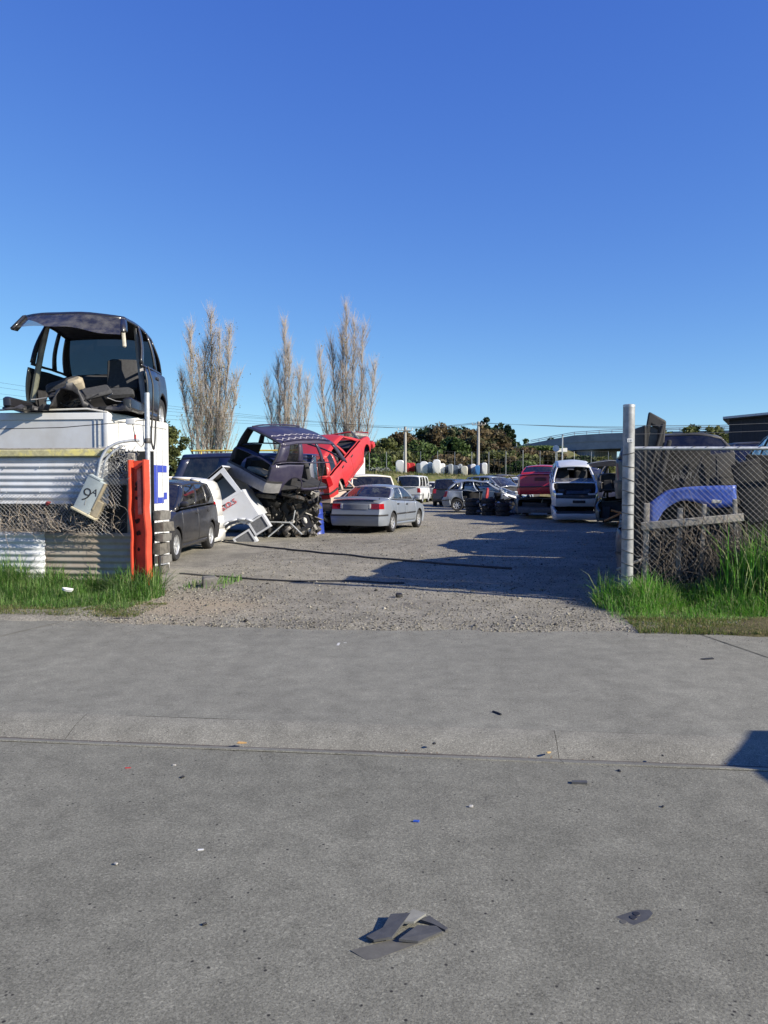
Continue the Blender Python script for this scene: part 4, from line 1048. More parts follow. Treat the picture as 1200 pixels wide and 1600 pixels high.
o = MB().prism([(-.7, 0), (.7, 0), (.62, .9), (-.62, .9)], 0, .02).build('rust_bonnet', [plain('faded_orange_brown_paint', (.33, .14, .08), .7)], None, 30, (7.35, 44.0, 1.05), (R(-80), 0, R(10)), fixn=True); tag(o, 'faded orange brown bonnet lying flat left of the red saloon', 'car panel')
sup = scrap_heap('scrap_support', 'dark scrap parts piled under the orange brown bonnet', 'scrap', (7.35, 44.3, .02), 1.5, 1.2, .95, 70, 10, ('grease', 'trim', 'steel', 'wreckblack'))

# ---- stacks on the right of the yard
lw, clw = car('crushed_wagon', 'crushed dark grey wagon with open tail carrying the red saloon', 'car', M['wreckgrey'], (6.63, 33.75, .02), 14, dent=.06, seed=31, omit=('glass', 'tail', 'boot', 'mirror', 'tail_lamp', 'rear_window_sill', 'roof', 'apillar'), zscale=.80, wheels=False, bumpm=M['dullgrey'], **SUV)
mb = MB(); mb.bevbox((-1.75, .12, .66), (.12, 1.0, .36), .03, (R(3), R(-12), 0)); mb.build('grey_panel', [M['wreckgrey']], lw)
mb = MB(); mb.bevbox((-1.5, -.4, .85), (.5, .5, .3), .05, (.2, .3, .2)); mb.build('dark_lump', [M['grease']], lw)
rs, crs = car('red_sedan', 'shiny red saloon with boot spoiler stacked on a crushed wagon', 'car', M['deepred'], (6.72, 33.75, .80), 15, roll=-1, glassm=M['dglass'], wheels=False, tail=(.68, .84, .48, .2), omit=('tail_lamp',), bumpm=M['deepred'], deck=[(0, .93), (.10, 1.02), (.8, 1.04), (1.2, 1.0), (3.1, .93), (3.4, .90), (4.1, .76), (4.4, .60)], D=.75, C=1.25)
e = crs.P(0, .86, 1); mb = MB(); mb.bevbox((e.x - .004, -.08, .83), (.03, .46, .14), .015); mb.build('plate_recess', [plain('dark_red_recess', (.09, .008, .01), .5)], rs)
mb = MB(); mb.grid(lambda a, b: Vector((-2.14 + .16 * b, (2 * a - 1) * .66, 1.04 + .07 * math.sin(math.pi * min(1, b * 1.15)) + .03 * (1 - (2 * a - 1) ** 2))), 12, 4); mb.build('boot_spoiler', [M['deepred']], rs)
sl, csl = car('crushed_silver_car', 'crushed silver car with open front under the silver hatchback', 'car', M['palesilver'], (7.25, 30.3, .02), 191, dent=.04, seed=33, omit=('glass', 'bonnet', 'nose', 'roof', 'apillar', 'mirror'), zscale=.74, wheels=False, lamps=False, bumpm=M['palesilver'], **HATCH)
su_, csu = car('silver_hatchback', 'silver hatchback front with open engine bay and smashed windscreen, stacked nose down', 'car', M['palesilver'], (0, 0, 0), 190, pitch=-9, dent=.02, seed=35, omit=('windscreen', 'win1L', 'win2L', 'win2R', 'bonnet', 'mirror', 'nose_half'), wheels=False, seats=True, glassm=M['dglass'], **HATCH)
anchor(su_, (1.9, 0, .22), (6.85, 28.4, .66))
mb = MB(); mb.grid(lambda a, b: csu.E((2 * a - 1) * .9, .06 + .20 * b + .05 * mnoise.noise(Vector((a * 9, 0, 0))) * b, 1, -.01), 14, 2); mb.build('broken_windscreen', [glass('crazed_glass', (.5, .6, .55), dust=.5)], su_)
mb = MB(); mb.bevbox((1.35, .1, .5), (.7, .9, .4), .06); mb.crumple(.05, 5, 3); mb.build('engine', [M['grease']], su_)
mb = MB(); e = csu.P(csu.L, .42, 1); mb.bevbox((e.x + .04, .12, .40), (.03, .44, .10), .01); mb.build('number_plate', [M['trim']], su_)
dg_, cdg = car('dark_green_wreck', 'dark green wreck without nose standing next to the silver stack', 'car', M['greygreen'], (8.31, 27.45, .02), 200, dent=.05, seed=37, omit=('glass', 'bonnet', 'nose', 'mirror', 'roof', 'apillar', 'front_bumper'), zscale=.95, wheels=False, lamps=False, **HATCH)
for k, (x0, z0, x1, z1) in enumerate(((-.5, .25, .2, .62), (-.3, .62, .35, .45), (-.1, .2, .45, .3))):
    mb = MB(); mb.tube([(1.95, x0, z0), (1.95, x1, z1)], .035, 4); mb.build('orange_stick', [M['orange_wood']], dg_)
du, cdu = car('wreck_with_white_bonnet', 'dark wreck with bent white bonnet on top of the dark green wreck', 'car', M['wreckblack'], (8.33, 27.5, 1.02), 199, dent=.06, seed=39, omit=('glass', 'nose', 'mirror', 'bonnet', 'front_bumper'), zscale=.82, wheels=False, lamps=False, **HATCH)
mb = MB(); mb.grid(lambda a, b: Vector((1.0 + 1.0 * b, -.38 + (2 * a - 1) * .74, 1.26 + .42 * math.sin(b * 1.7) * (1 - .3 * abs(2 * a - 1)) - .22 * b)), 10, 8); mb.crumple(.05, 3, 6); o = mb.build('bent_bonnet', [M['white'], M['inner']], du, 30); _solid(o, .02)
car('navy_far_wreck', 'dark navy car standing behind the silver hatchback stack', 'car', M['navy'], (9.2, 36.5, .6), 175, dent=.04, seed=41, omit=('side_glass',), wheels=False, **MPV)
scrap_heap('stack_support', 'dark scrap parts under the navy car behind the silver stack', 'scrap', (9.2, 36.5, .02), 1.6, 3.2, .85, 90, 12, ('grease', 'trim', 'wreckblack', 'steel'))

# ---- long row of stacked wrecks behind the right fence (throws the big shadow on the yard)
rowdir = 17.0; rd_ = Vector((math.sin(R(rowdir)), math.cos(R(rowdir)), 0)); rl_ = Vector((math.cos(R(rowdir)), -math.sin(R(rowdir)), 0))
names_ = [('charcoal', 'wreckgrey'), ('black', 'wreckblack'), ('brown', 'wreckbrown'), ('dark grey', 'wreckgrey'), ('dull black', 'wreckblack'), ('dull brown', 'wreckbrown')]
wh_ = ['first', 'second', 'third']
for rowi in range(2):
    for k in range(3 if rowi == 0 else 2):
        base = Vector((4.62, 12.75, .02)) + rd_ * (4.35 * k) + rl_ * (2.05 * rowi)
        for lev in range(2):
            nm, mm = names_[(k + rowi * 2 + lev) % len(names_)]
            sp = (SUV, HATCH, MPV)[(k + lev + rowi) % 3]
            zs = .76 if lev == 0 else .74
            z = .02 if lev == 0 else 1.12
            if k == 2: zs *= .8
            lab = '%s %s wreck in the %s stack along the chain link fence%s' % (('lower', 'upper')[lev], nm, wh_[k] if rowi == 0 else ('inner', 'innermost')[k], '' if rowi == 0 else ' side')
            car('stacked_wreck', lab, 'car', M[mm], base + Vector((random.uniform(-.06, .06), 0, z)), rowdir + random.uniform(-2, 2) + (180 if k == 1 else 0), dent=.07, seed=51 + k * 7 + lev * 3 + rowi * 13, zscale=zs,
                omit=('mirror', 'bonnet') if lev else ('mirror', 'bonnet'), glassm=M['dglass'], wheels=False, lamps=False, group='wrecks stacked behind the fence', steps=60, **sp)

car('dark_far_car', 'black people mover between the dark four wheel drive and the tyre stacks', 'car', M['black'], (5.6, 47.2, .03), 200, glassm=M['dglass'], omit=('bonnet',), dent=.03, seed=71, **MPV)
car('dark_far_wreck', 'charcoal hatchback wreck behind the tyre stacks and the blue saloon', 'car', M['wreckgrey'], (7.1, 45.6, .45), 150, omit=('glass', 'bonnet'), dent=.05, seed=72, wheels=False, **HATCH)
scrap_heap('dark_scrap', 'dark scrap heap right of the tyre stacks below the orange brown bonnet', 'scrap', (6.1, 38.6, .02), 2.2, 1.6, .8, 120, 19, ('grease', 'trim', 'wreckblack', 'steel', 'alu'))
scrap_heap('under_wreck_scrap', 'dark scrap parts propping the charcoal hatchback wreck', 'scrap', (7.1, 45.6, .02), 3.0, 1.6, .75, 90, 20, ('grease', 'trim', 'wreckblack', 'steel'))
# ================================================================ left of the gate
RZ = (0, 0, SA)
def corrugated(name, mat, parent, x0, x1, z0, z1, y, pitch=.0845, amp=.011, wob=.006, seed=0, curl=0.0):
    nz = int((z1 - z0) / pitch * 8); nx = 14; mb = MB()
    def P(a, b):
        x = x0 + (x1 - x0) * a; z = z0 + (z1 - z0) * b
        w = wob * mnoise.noise(Vector((x * 1.3, z * 2, seed)))
        ex = .012 * mnoise.noise(Vector((z * 9, seed, 2))) if a in (0, 1) else 0
        c_ = curl * max(0, (a if x1 > x0 else 1 - a) - .8) * 5
        return Vector((x + ex, y + amp * math.sin(2 * math.pi * z / pitch) + w - c_ * abs(math.sin(z * 5)) * .02, z + .004 * mnoise.noise(Vector((x * 1.1, seed, 5)))))
    mb.grid(P, nx, nz); o = mb.build(name, mat, parent, 60); md = o.modifiers.new('sheet', 'SOLIDIFY'); md.thickness = .003; return o
M['iron_white'] = paint('white_painted_iron', (.56, .585, .62), .55, 0, .5, (.30, .265, .22), .0, .05, .48)
M['iron_beige'] = paint('beige_painted_iron', (.36, .335, .28), .65, 0, .6, (.20, .14, .095), .0, .05, .42)
M['lichen'] = plain('lichen_covered_timber', (.36, .34, .20), .95, 0, .25, 22, .4, .004, ((.52, .47, .18), .5, 7))
M['darkboard'] = plain('dark_stained_board', (.018, .02, .022), .8, 0, .4, 6)
M['netwire'] = plain('pale_netting_wire', (.27, .27, .265), .6, .2, .2, 30)
M['darkwood'] = plain('dark_weathered_timber', (.095, .088, .076), .95, 0, .5, 14, .4, .004)
M['oldconcrete'] = plain('old_concrete', (.13, .125, .115), .95, 0, .35, 14, .4, .005)
M['twig'] = plain('dead_bramble_stem', (.25, .21, .165), .95, 0, .4, 30)
M['wire'] = plain('weathered_fence_wire', (.12, .12, .12), .6, .3, .2, 30)
SL = -4.34
fe = empty('corrugated_fence', ST(0, 10.08), RZ, 'white corrugated iron fence with a gap and lichen covered top rail', 'fence')
corrugated('iron_sheet', [M['iron_white']], fe, -8.6, -4.84, 1.245, 1.875, 0, seed=1)
corrugated('iron_sheet', [M['iron_white']], fe, -8.6, -5.74, .02, .872, -.012, seed=2)
o = corrugated('iron_sheet', [M['iron_beige']], fe, -5.95, SL - .05, .02, .86, .0, seed=3); o['label'] = 'beige corrugated sheet'
mb = MB(); mb.bevbox((-6.72, -.02, 1.925), (3.9, .07, .095), .012); mb.crumple(.006, 3, 1); mb.build('top_rail', [M['lichen']], fe)
mb = MB(); mb.bevbox((-6.7, .02, 1.985), (3.94, .10, .022), .004); mb.build('cap_board', [M['wood']], fe)
for x in (-4.55, -6.5, -8.4):
    mb = MB(); mb.bevbox((x, .09, .95), (.11, .09, 1.95), .01); mb.build('post', [M['wood']], fe)
for z in (.45, 1.55):
    mb = MB(); mb.bevbox((-6.5, .06, z), (4.2, .05, .09), .01); mb.build('rail', [M['wood']], fe)
mb = MB(); mb.box((-5.4, .22, .98), (2.2, .02, 1.95)); mb.build('backing_board', [M['darkboard']], fe, None)
for k in range(14):
    mb = MB(); mb.lathe([(.001, -.012), (.007, -.01), (.009, 0)], 8, c=(-8.2 + (k % 7) * .48, -.012, 1.40 + .338 * (k // 7))); mb.build('nail', [M['galv']], fe)

# crumpled netting and brambles hanging in the gap
def net(mb, x0, x1, z0, z1, yf, pitch, r, warp=None, n=3):
    W_, H_ = x1 - x0, z1 - z0
    for sgn in (1, -1):
        k = -H_
        while k < W_:
            pts = []
            steps = max(4, int(H_ / pitch))
            for j in range(steps + 1):
                t = j / steps; x = x0 + k + H_ * t if sgn > 0 else x1 - k - H_ * t; z = z0 + H_ * t
                if x0 <= x <= x1:
                    p = Vector((x, yf, z)); pts.append(p + (warp(p, sgn) if warp else Vector((0, sgn * r, 0))))
            if len(pts) > 1: mb.tube(pts, r, n, cap=False)
            k += pitch
nr = empty('crumpled_netting', ST(0, 9.98), RZ, 'crumpled wire netting sagging over the gap in the corrugated fence', 'netting')
def cw_(p, s):
    q = Vector((p.x * 1.6, 0, p.z * 2.2)); return Vector((.05 * mnoise.noise(q), -.02 - .07 * abs(mnoise.noise(q * 1.7)) , .10 * mnoise.noise(q + Vector((7, 0, 0))) - .04 * math.sin((p.x + 5) * 2)))
mb = MB(); net(mb, -8.0, -4.75, .86, 1.36, 0, .052, .0022, cw_); tag(mb.build('netting', [M['netwire']], nr, None), kind='stuff')
mb = MB(); net(mb, -5.35, -4.62, 1.20, 1.80, 0, .05, .002, lambda p, s: Vector((.16 * (p.z - 1.2), -.02 - .05 * abs(mnoise.noise(p * 2)), .03 * mnoise.noise(p * 4)))); tag(mb.build('netting', [M['netwire']], nr, None), kind='stuff')
rg = random.Random(11); mb = MB()
for k in range(340):
    x = rg.gauss(-5.65, .55); x = max(-8, min(-4.7, x)); z = .86 + abs(rg.gauss(0, .16)); p = Vector((x, rg.uniform(-.12, .05), z)); d = Vector((rg.gauss(0, 1), rg.gauss(0, .25), rg.uniform(-.15, .9))).normalized(); pts = [p]
    for j in range(4): d = (d + Vector((rg.gauss(0, .35), rg.gauss(0, .15), rg.gauss(-.12, .3)))).normalized(); p = p + d * rg.uniform(.03, .09); p.y = max(-.16, min(.1, p.y)); pts.append(p)
    mb.tube(pts, [.004, .0035, .003, .002, .0012], 3, cap=False)
o = mb.build('dead_bramble', [M['twig']], None, None, ST(0, 10.0), RZ); tag(o, 'tangle of dead bramble stems in the gap of the corrugated fence', None, None, 'stuff')
mb = MB()
for k in range(120):
    p = Vector((rg.uniform(-4.9, -4.42), rg.uniform(-.03, .08), rg.uniform(1.52, 2.0))); d = Vector((rg.gauss(0, 1), rg.gauss(0, .3), rg.gauss(0, .6))).normalized(); pts = [p]
    for j in range(6): d = (d + Vector((rg.gauss(0, .7), rg.gauss(0, .3), rg.gauss(0, .7)))).normalized(); p = p + d * .045; p.x = max(-4.95, min(-4.40, p.x)); p.z = max(1.5, min(2.02, p.z)); pts.append(p)
    mb.tube(pts, .0028, 3, cap=False)
o = mb.build('wire_bundle', [M['netwire']], None, None, ST(0, 10.05), RZ); tag(o, 'bundled scrap fencing wire stuffed behind the grey conduits', None, None, 'stuff')
mb = MB(); mb.bevbox((0, 0, 0), (.06, .03, .05), .015); mb.crumple(.03, 19, 1); o = mb.build('red_rag', [plain('faded_red_cloth', (.20, .03, .035), .9)], None, None, ST(-5.62, 9.95, 1.26)); tag(o, 'small faded red rag caught in the brambles', 'rag')

# orange steel channel post
M['orange'] = plain('orange_red_painted_steel', (.55, .062, .028), .6, 0, .2, 7, .2, .004, ((.085, .022, .016), .66, 9))
M['orange_scuff'] = plain('chalky_orange_paint', (.42, .22, .18), .8, 0, .3, 14)
M['burnt'] = plain('rust_hole_edge', (.03, .012, .009), .9, 0, .3, 20)
op = empty('gate_post', ST(SL + .005, 10.0, .0), (0, R(-1.0), SA), 'orange painted steel channel gate post with rusty bolt holes', 'gate post')
def flange(x0, x1, y0, y1, z0, z1, wav, nm, mat):
    mb = MB(); n = 24
    for i in range(n):
        za, zb_ = z0 + (z1 - z0) * i / n, z0 + (z1 - z0) * (i + 1) / n
        def w(z): return wav * (math.exp(-((z - 1.18) / .10) ** 2) - .8 * math.exp(-((z - .86) / .12) ** 2))
        mb.add([(x0 + w(za), y0, za), (x1 + w(za), y0, za), (x1 + w(za), y1, za), (x0 + w(za), y1, za), (x0 + w(zb_), y0, zb_), (x1 + w(zb_), y0, zb_), (x1 + w(zb_), y1, zb_), (x0 + w(zb_), y1, zb_)],
               [(0, 1, 5, 4), (1, 2, 6, 5), (2, 3, 7, 6), (3, 0, 4, 7)] + ([(0, 3, 2, 1)] if i == 0 else []) + ([(4, 5, 6, 7)] if i == n - 1 else []))
    return mb.build(nm, mat, op, 30)
flange(-.116, -.096, -.10, .045, .10, 1.83, -.016, 'flange', [M['orange']])
flange(.092, .112, -.12, .045, .18, 1.83, -.012, 'flange', [M['orange']])
flange(-.096, .092, .02, .045, .05, 1.82, 0, 'web', [M['orange']])
mb = MB(); mb.box((.102, -.06, .09), (.024, .13, .19)); mb.build('rusted_foot', [M['burnt']], op, None)
mb = MB(); mb.box((.0, .01, .14), (.185, .012, .22)); mb.crumple(.01, 8, 1); mb.build('rusted_foot', [M['burnt']], op, None)
mb = MB(); mb.box((-.02, .014, 1.42), (.05, .008, .62)); mb.crumple(.006, 5, 1); mb.build('scuffed_stripe', [M['orange_scuff']], op, None)
mb = MB(); mb.box((.042, .014, 1.46), (.095, .006, .66)); mb.build('maroon_panel', [plain('dull_maroon_paint', (.16, .05, .045), .85, 0, .35, 16)], op, None)  # upper right half of the web in a darker maroon
mb = MB(); mb.box((.01, -.03, 1.755), (.14, .03, .035), (0, R(-32), 0)); mb.build('brace', [M['orange']], op, None)
for k, (x, z, r) in enumerate(((-.055, 1.52, .026), (-.058, 1.455, .028), (-.062, 1.325, .022), (.03, 1.22, .016), (.06, 1.21, .014), (-.055, 1.03, .034), (-.045, .865, .034), (.065, .92, .026), (.05, .70, .015), (-.05, .655, .02), (-.04, .30, .055))):
    mb = MB(); n = 9; vs = [(x, .012, z)] + [(x + r * random.uniform(.7, 1.3) * math.cos(2 * math.pi * q / n), .012, z + r * random.uniform(.7, 1.4) * math.sin(2 * math.pi * q / n)) for q in range(n)]
    mb.add(vs, [(0, 1 + q, 1 + (q + 1) % n) for q in range(n)]); mb.build('bolt_hole', [M['burnt']], op, None)
mb = MB(); mb.bevbox((.20, .06, .25), (.03, .04, .62), .006, (0, R(2), 0)); mb.build('black_stake', [M['trim']], op)
# galvanised pipe standing behind it
gp = empty('galvanised_pipe', ST(SL + .03, 10.13, 0), RZ, 'thin galvanised pipe rising behind the orange gate post', 'pipe')
mb = MB(); mb.tube([(0, 0, 0), (0, 0, 2.72)], .034, 14); mb.build('pipe', [M['galv']], gp, 40)
mb = MB(); mb.lathe([(.034, 2.05), (.042, 2.06), (.042, 2.11), (.034, 2.12)], 14, 'Z'); mb.build('clamp', [M['steel']], gp, 40)
# hanging meter box
M['boxgrey'] = plain('grey_painted_box', (.30, .345, .36), .6, 0, .12, 10, .1, .003)
M['boxtan'] = plain('tan_weathered_box', (.27, .235, .17), .8, 0, .2, 14)
me_ = empty('meter_box', ST(-5.02, 9.93, 1.37), (0, R(27), SA + R(4)), 'tilted grey meter box with hand painted 9A hanging from conduits', 'meter box')
mb = MB(); mb.bevbox((0, 0, 0), (.235, .11, .47), .008); mb.build('box', [M['boxgrey']], me_)
mb = MB(); mb.bevbox((.145, .02, -.12), (.15, .12, .22), .008); mb.build('lower_box', [M['boxtan']], me_)
mb = MB(); mb.bevbox((.045, -.02, -.245), (.36, .125, .03), .006); mb.build('bottom_flange', [plain('cream_flange', (.42, .38, .27), .8)], me_)
mb = MB(); mb.bevbox((-.02, .0, .245), (.17, .12, .03), .006); mb.build('top_cap', [M['boxgrey']], me_)
mb = MB(); mb.bevbox((.128, -.01, .04), (.022, .10, .38), .005); mb.build('lid_edge', [M['boxtan']], me_)
o = link('lettering', text_mesh('9', .27, .001, 0, -.004), [M['trim']], me_, (-.095, -.0575, -.10), (R(90), 0, 0))
o = link('lettering', text_mesh('A', .125, .001), [M['trim']], me_, (.02, -.0575, .03), (R(90), 0, 0))
for k, (a, b_, r) in enumerate(((.0, 0, .021), (.06, .03, .018), (-.05, .02, .016))):
    cd = MB(); p0 = ST(-4.93 + a * .9, 9.95 + b_, 1.575)
    pts = [p0, p0 + Vector((.02, 0, .12)), p0 + Vector((.045, 0, .25)), p0 + Vector((.12 + .03 * k, .02, .40 - .03 * k)), p0 + Vector((.26, .05, .485 - .035 * k)), p0 + Vector((.42, .10, .515 - .04 * k)), p0 + Vector((.52 - a * .9, .14, .52 - .04 * k))]
    if k: pts = pts[:4] if k == 2 else pts[:5]
    sm = []
    for i in range(len(pts) - 1):
        for q in range(4): sm.append(pts[i].lerp(pts[i + 1], q / 4))
    sm.append(pts[-1]); sm2 = [sm[0]] + [(sm[i - 1] + sm[i] + sm[i + 1]) / 3 for i in range(1, len(sm) - 1)] + [sm[-1]]
    cd.tube(sm2, r, 10); o = cd.build('conduit', [M['galv']], None, 60)
    tag(o, ['bent grey conduit running from the meter box to the galvanised pipe', 'shorter grey conduit beside the bent one above the meter box', 'thin short grey conduit stub above the meter box'][k], 'conduit')

# timber and concrete offcuts stacked behind the orange post
for k, (dx, z, w, h, mt, lab) in enumerate(((.02, .09, .24, .17, 'concrete', 'lowest concrete offcut'), (.0, .235, .18, .12, 'wood', 'weathered timber offcut second from the ground'), (.04, .37, .22, .14, 'concrete', 'third offcut, pale concrete,'), (-.01, .52, .18, .16, 'wood', 'split timber offcut fourth from the ground'),
        (.05, .67, .20, .14, 'wood', 'broad timber offcut fifth from the ground'), (.08, .815, .24, .145, 'wood', 'wide grey timber offcut next to the top'), (.02, .965, .18, .15, 'wood', 'topmost grey timber offcut'))):
    mb = MB(); mb.bevbox((0, 0, 0), (w * .62, .30, h * random.uniform(.7, .95)), .005); mb.crumple(.012, 9, k); o = mb.build('offcut', [M['darkwood' if k % 2 else 'oldconcrete']], None, 40, ST(SL + .115 + dx * .45, 10.36, z + .12), (0, R(random.uniform(-3, 3)), SA + R(random.uniform(-6, 6)))); tag(o, lab + ' in the pile behind the orange post', 'offcut', 'offcuts piled behind the orange post')
mb = MB(); mb.bevbox((0, 0, 0), (.20, .30, .17), .02); mb.crumple(.02, 6, 3); o = mb.build('concrete_block', [M['oldconcrete']], None, 40, ST(SL + .58, 10.95, .10), (0, 0, .3)); tag(o, 'broken concrete block in the weeds behind the orange post', 'block')

# white truck box body behind the fence
M['boxwhite'] = paint('white_box_panel', (.60, .62, .635), .45, 0, .45, (.36, .33, .28), .05, .08, .48)
BX0 = Vector((-3.99, 11.5, 0)); bs, bt = to_st(BX0)
bx = empty('truck_box', ST(bs, bt, 0), RZ, 'white truck box with blue lettering carrying the black car shell', 'truck body')
BH = 2.55; BL = 5.2; BD = 2.25
mb = MB(); mb.box((-BL / 2, .02, BH / 2 + .06), (BL - .1, .04, BH - .14)); mb.build('side_wall', [M['boxwhite']], bx, None)
mb = MB(); mb.box((-.02, BD / 2, BH / 2 + .06), (.04, BD - .1, BH - .14)); mb.build('end_wall', [M['white']], bx, None)
mb = MB(); mb.box((-BL / 2, BD - .02, BH / 2 + .06), (BL - .1, .04, BH - .14)); mb.box((-BL + .02, BD / 2, BH / 2 + .06), (.04, BD - .1, BH - .14)); mb.build('far_wall', [M['boxwhite']], bx, None)
mb = MB(); mb.box((-BL / 2, BD / 2, BH - .012), (BL - .02, BD - .02, .03)); mb.build('roof', [M['offwhite']], bx, None)
for (x, y) in ((-.03, .03), (-.03, BD - .03), (-BL + .03, .03)):
    mb = MB(); mb.bevbox((x, y, BH / 2), (.09, .09, BH), .02); mb.build('corner_post', [M['white']], bx)
for (z, h) in ((BH - .06, .10), (.08, .14)):
    mb = MB(); mb.bevbox((-BL / 2, .0, z), (BL - .12, .035, h), .008); mb.build('edge_rail', [M['boxwhite'] if z > 1 else M['galv']], bx)
    mb = MB(); mb.bevbox((.0, BD / 2, z), (.035, BD - .12, h), .008); mb.build('edge_rail', [M['white'] if z > 1 else M['galv']], bx)
mb = MB(); mb.tube([(-BL, .01, BH + .015), (-2, .0, BH + .02), (-1.5, -.01, BH + .05), (-.9, -.01, BH + .03), (-.3, -.015, BH + .045), (.0, .0, BH)], .014); mb.crumple(.012, 4, 1); mb.build('torn_seal', [M['offwhite']], bx)
for x in (-.14, -.20):
    mb = MB(); mb.box((x, -.004, BH / 2 + .06), (.012, .014, BH - .2)); mb.build('seam', [M['galv']], bx, None)
for y in (.35, 1.25, 1.75, 2.0):
    mb = MB(); mb.box((.003, y, BH / 2 + .06), (.012, .012, BH - .2)); mb.build('seam', [M['galv']], bx, None)
M['logo'] = plain('blue_sign_paint', (.035, .055, .33), .5, 0, .15, 20, 0)
mb = MB()
for (y0, y1, z0, z1) in ((1.62, 1.80, 1.18, 1.82), (1.80, 2.22, 1.70, 1.82), (1.80, 2.05, 1.18, 1.28), (2.05, 2.22, 1.24, 1.36)): mb.box((.0065, (y0 + y1) / 2, (z0 + z1) / 2), (.004, y1 - y0 - .001, z1 - z0 - .001))
o = mb.build('blue_logo', [M['logo']], bx, None); o['label'] = 'part of a large blue letter'
mb = MB(); mb.box((.0065, 1.9, .82), (.004, .6, .04)); mb.build('red_line', [M['flame']], bx, None)
o = link('lettering', text_mesh('ITU lola', .26, .001), [M['trim']], bx, (.0075, .30, 1.86), (R(90), 0, R(90)))
mb = MB(); mb.box((.0065, .92, 2.24), (.004, .07, .08)); mb.build('red_marker', [M['flame']], bx, None)

# black car shell on the roof of the box
bspec = dict(HATCH); bspec.update(W=1.78, H=1.66, wins=[(.06, .20), (.25, .52), (.57, .93)], C=.50, B=2.30, A=3.15, roofw=.76, vhi=.93)
bs_, cb = car('black_car_shell', 'gutted black hatchback shell with its front cut off on the white box body', 'car shell', M['black'], (0, 0, 0), 176, omit=('win2L', 'win2R', 'win1R', 'win0R', 'win0L', 'win1L', 'door1L', 'door1R', 'mirror', 'apillar_low', 'wheel_rR', 'rear_bumper'), keep=(-1, 1.80), wheels=True, dent=.012, seed=61, cut_jag=.25, ws_keep=(.60, 1), lamps=False,
               glassm=glass('smashed_windscreen', (.45, .52, .50), dust=.25), **bspec)
bs_.scale = (1.05, 1.05, 1.04); anchor(bs_, (.62, 0, .21), (-4.58, 11.62, BH + .035))
for o in list(bs_.children):
    if o.name.startswith('rear_window'): o.data.materials[0] = M['dglass']
Lh = cb.L / 2
mb = MB(); n = 26; rows = []
rg = random.Random(3)
top = []; 
for i in range(n + 1):
    y = -.86 + 1.72 * i / n; tun = math.exp(-(y / .17) ** 4) * .30
    top.append((y, tun))
mb.add([(.20, y, .235 + tn * .6 + .0) for y, tn in top] + [(.66 + rg.uniform(-.07, .10), y, .235 + tn + rg.uniform(-.02, .05)) for y, tn in top] + [(.70 + rg.uniform(-.07, .10), y, .215 + tn * .98 - rg.uniform(.0, .03)) for y, tn in top],
       [(r * (n + 1) + i, r * (n + 1) + i + 1, (r + 1) * (n + 1) + i + 1, (r + 1) * (n + 1) + i) for r in range(2) for i in range(n)])
o = mb.build('torn_floor', [plain('dirty_floor_metal', (.045, .045, .05), .6, .2, .5, 12)], bs_, 25); _solid(o, .02)
for sd_ in (1, -1):
    mb = MB(); mb.bevbox((.30, sd_ * .80, .30), (.9, .13, .17), .03); mb.crumple(.03, 4, sd_); mb.build('sill', [M['black']], bs_)
    mb = MB(); p0 = cb.S(.545, .93, sd_, -.03); p1 = cb.P(1.72, .40, sd_, -.06); mb.tube([p0, p0.lerp(p1, .35) + Vector((.03, 0, 0)), p0.lerp(p1, .7) + Vector((.02, 0, 0)), p1], .045, 6); mb.build('pillar_trim', [M['beige'] if sd_ < 0 else M['greybumper']], bs_)
mb = MB(); p = cb.S(.86, .8, 1, -.05); mb.bevbox((p.x + .02, p.y - .03, p.z - .14), (.05, .05, .34), .015, (R(4), 0, 0)); mb.build('pillar_cover', [plain('cream_plastic', (.52, .49, .42), .6)], bs_)
for (x, y, z, s_, rot, mt) in ((-.35, .42, .50, (.50, .46, .16), (.1, -.2, .1), 'seat'), (-.62, .42, .86, (.14, .46, .55), (0, -.35, .1), 'seat'), (-.30, -.30, .55, (.18, .5, .5), (.5, .9, .4), 'seat'), (.18, -.05, .62, (.20, .24, .18), (.3, .5, .2), 'beige'), (.32, .28, .50, (.28, .40, .07), (.3, .5, .6), 'seat'), (.4, -.2, .42, (.2, .3, .12), (.4, -.3, .2), 'inner'), (-1.1, .15, .80, (.35, .95, .22), (0, .2, 0), 'seat')):
    mb = MB(); mb.bevbox((x, y, z), s_, .04, rot); mb.crumple(.02, 6, x); mb.build('seat' if mt == 'seat' else 'torn_trim', [M[mt]], bs_)
for k in range(9):
    mb = MB(); p = Vector((.5 + rg.uniform(-.1, .15), rg.uniform(-.3, .85), .32)); pts = [p]
    for j in range(5): p = p + Vector((rg.uniform(-.05, .09), rg.uniform(-.16, .16), rg.uniform(-.06, .07))); p.z = max(.25, p.z); pts.append(p)
    mb.tube(pts, rg.uniform(.006, .012), 5); mb.build('loose_cable', [M['trim'] if k % 3 else M['greybumper']], bs_)
mb = MB(); pts = [cb.P(1.75, .95, 1, .03), cb.P(1.7, .7, 1, .06), cb.P(1.72, .4, 1, .07), cb.P(1.66, .1, 1, .07) + Vector((0, 0, -.25)), cb.P(1.5, .1, 1, .08) + Vector((0, 0, -.42)), cb.P(1.35, .1, 1, .07) + Vector((0, 0, -.22)), cb.P(1.4, .5, 1, .04)]
sm = [];
for i in range(len(pts) - 1):
    for q in range(4): sm.append(pts[i].lerp(pts[i + 1], q / 4))
mb.tube([sm[0]] + [(sm[i - 1] + sm[i] + sm[i + 1]) / 3 for i in range(1, len(sm) - 1)], .014); mb.build('dangling_hose', [M['trim']], bs_)
mb = MB(); mb.bevbox((.72, -.02, -.005), (.05, .0, .0), .0) if False else None
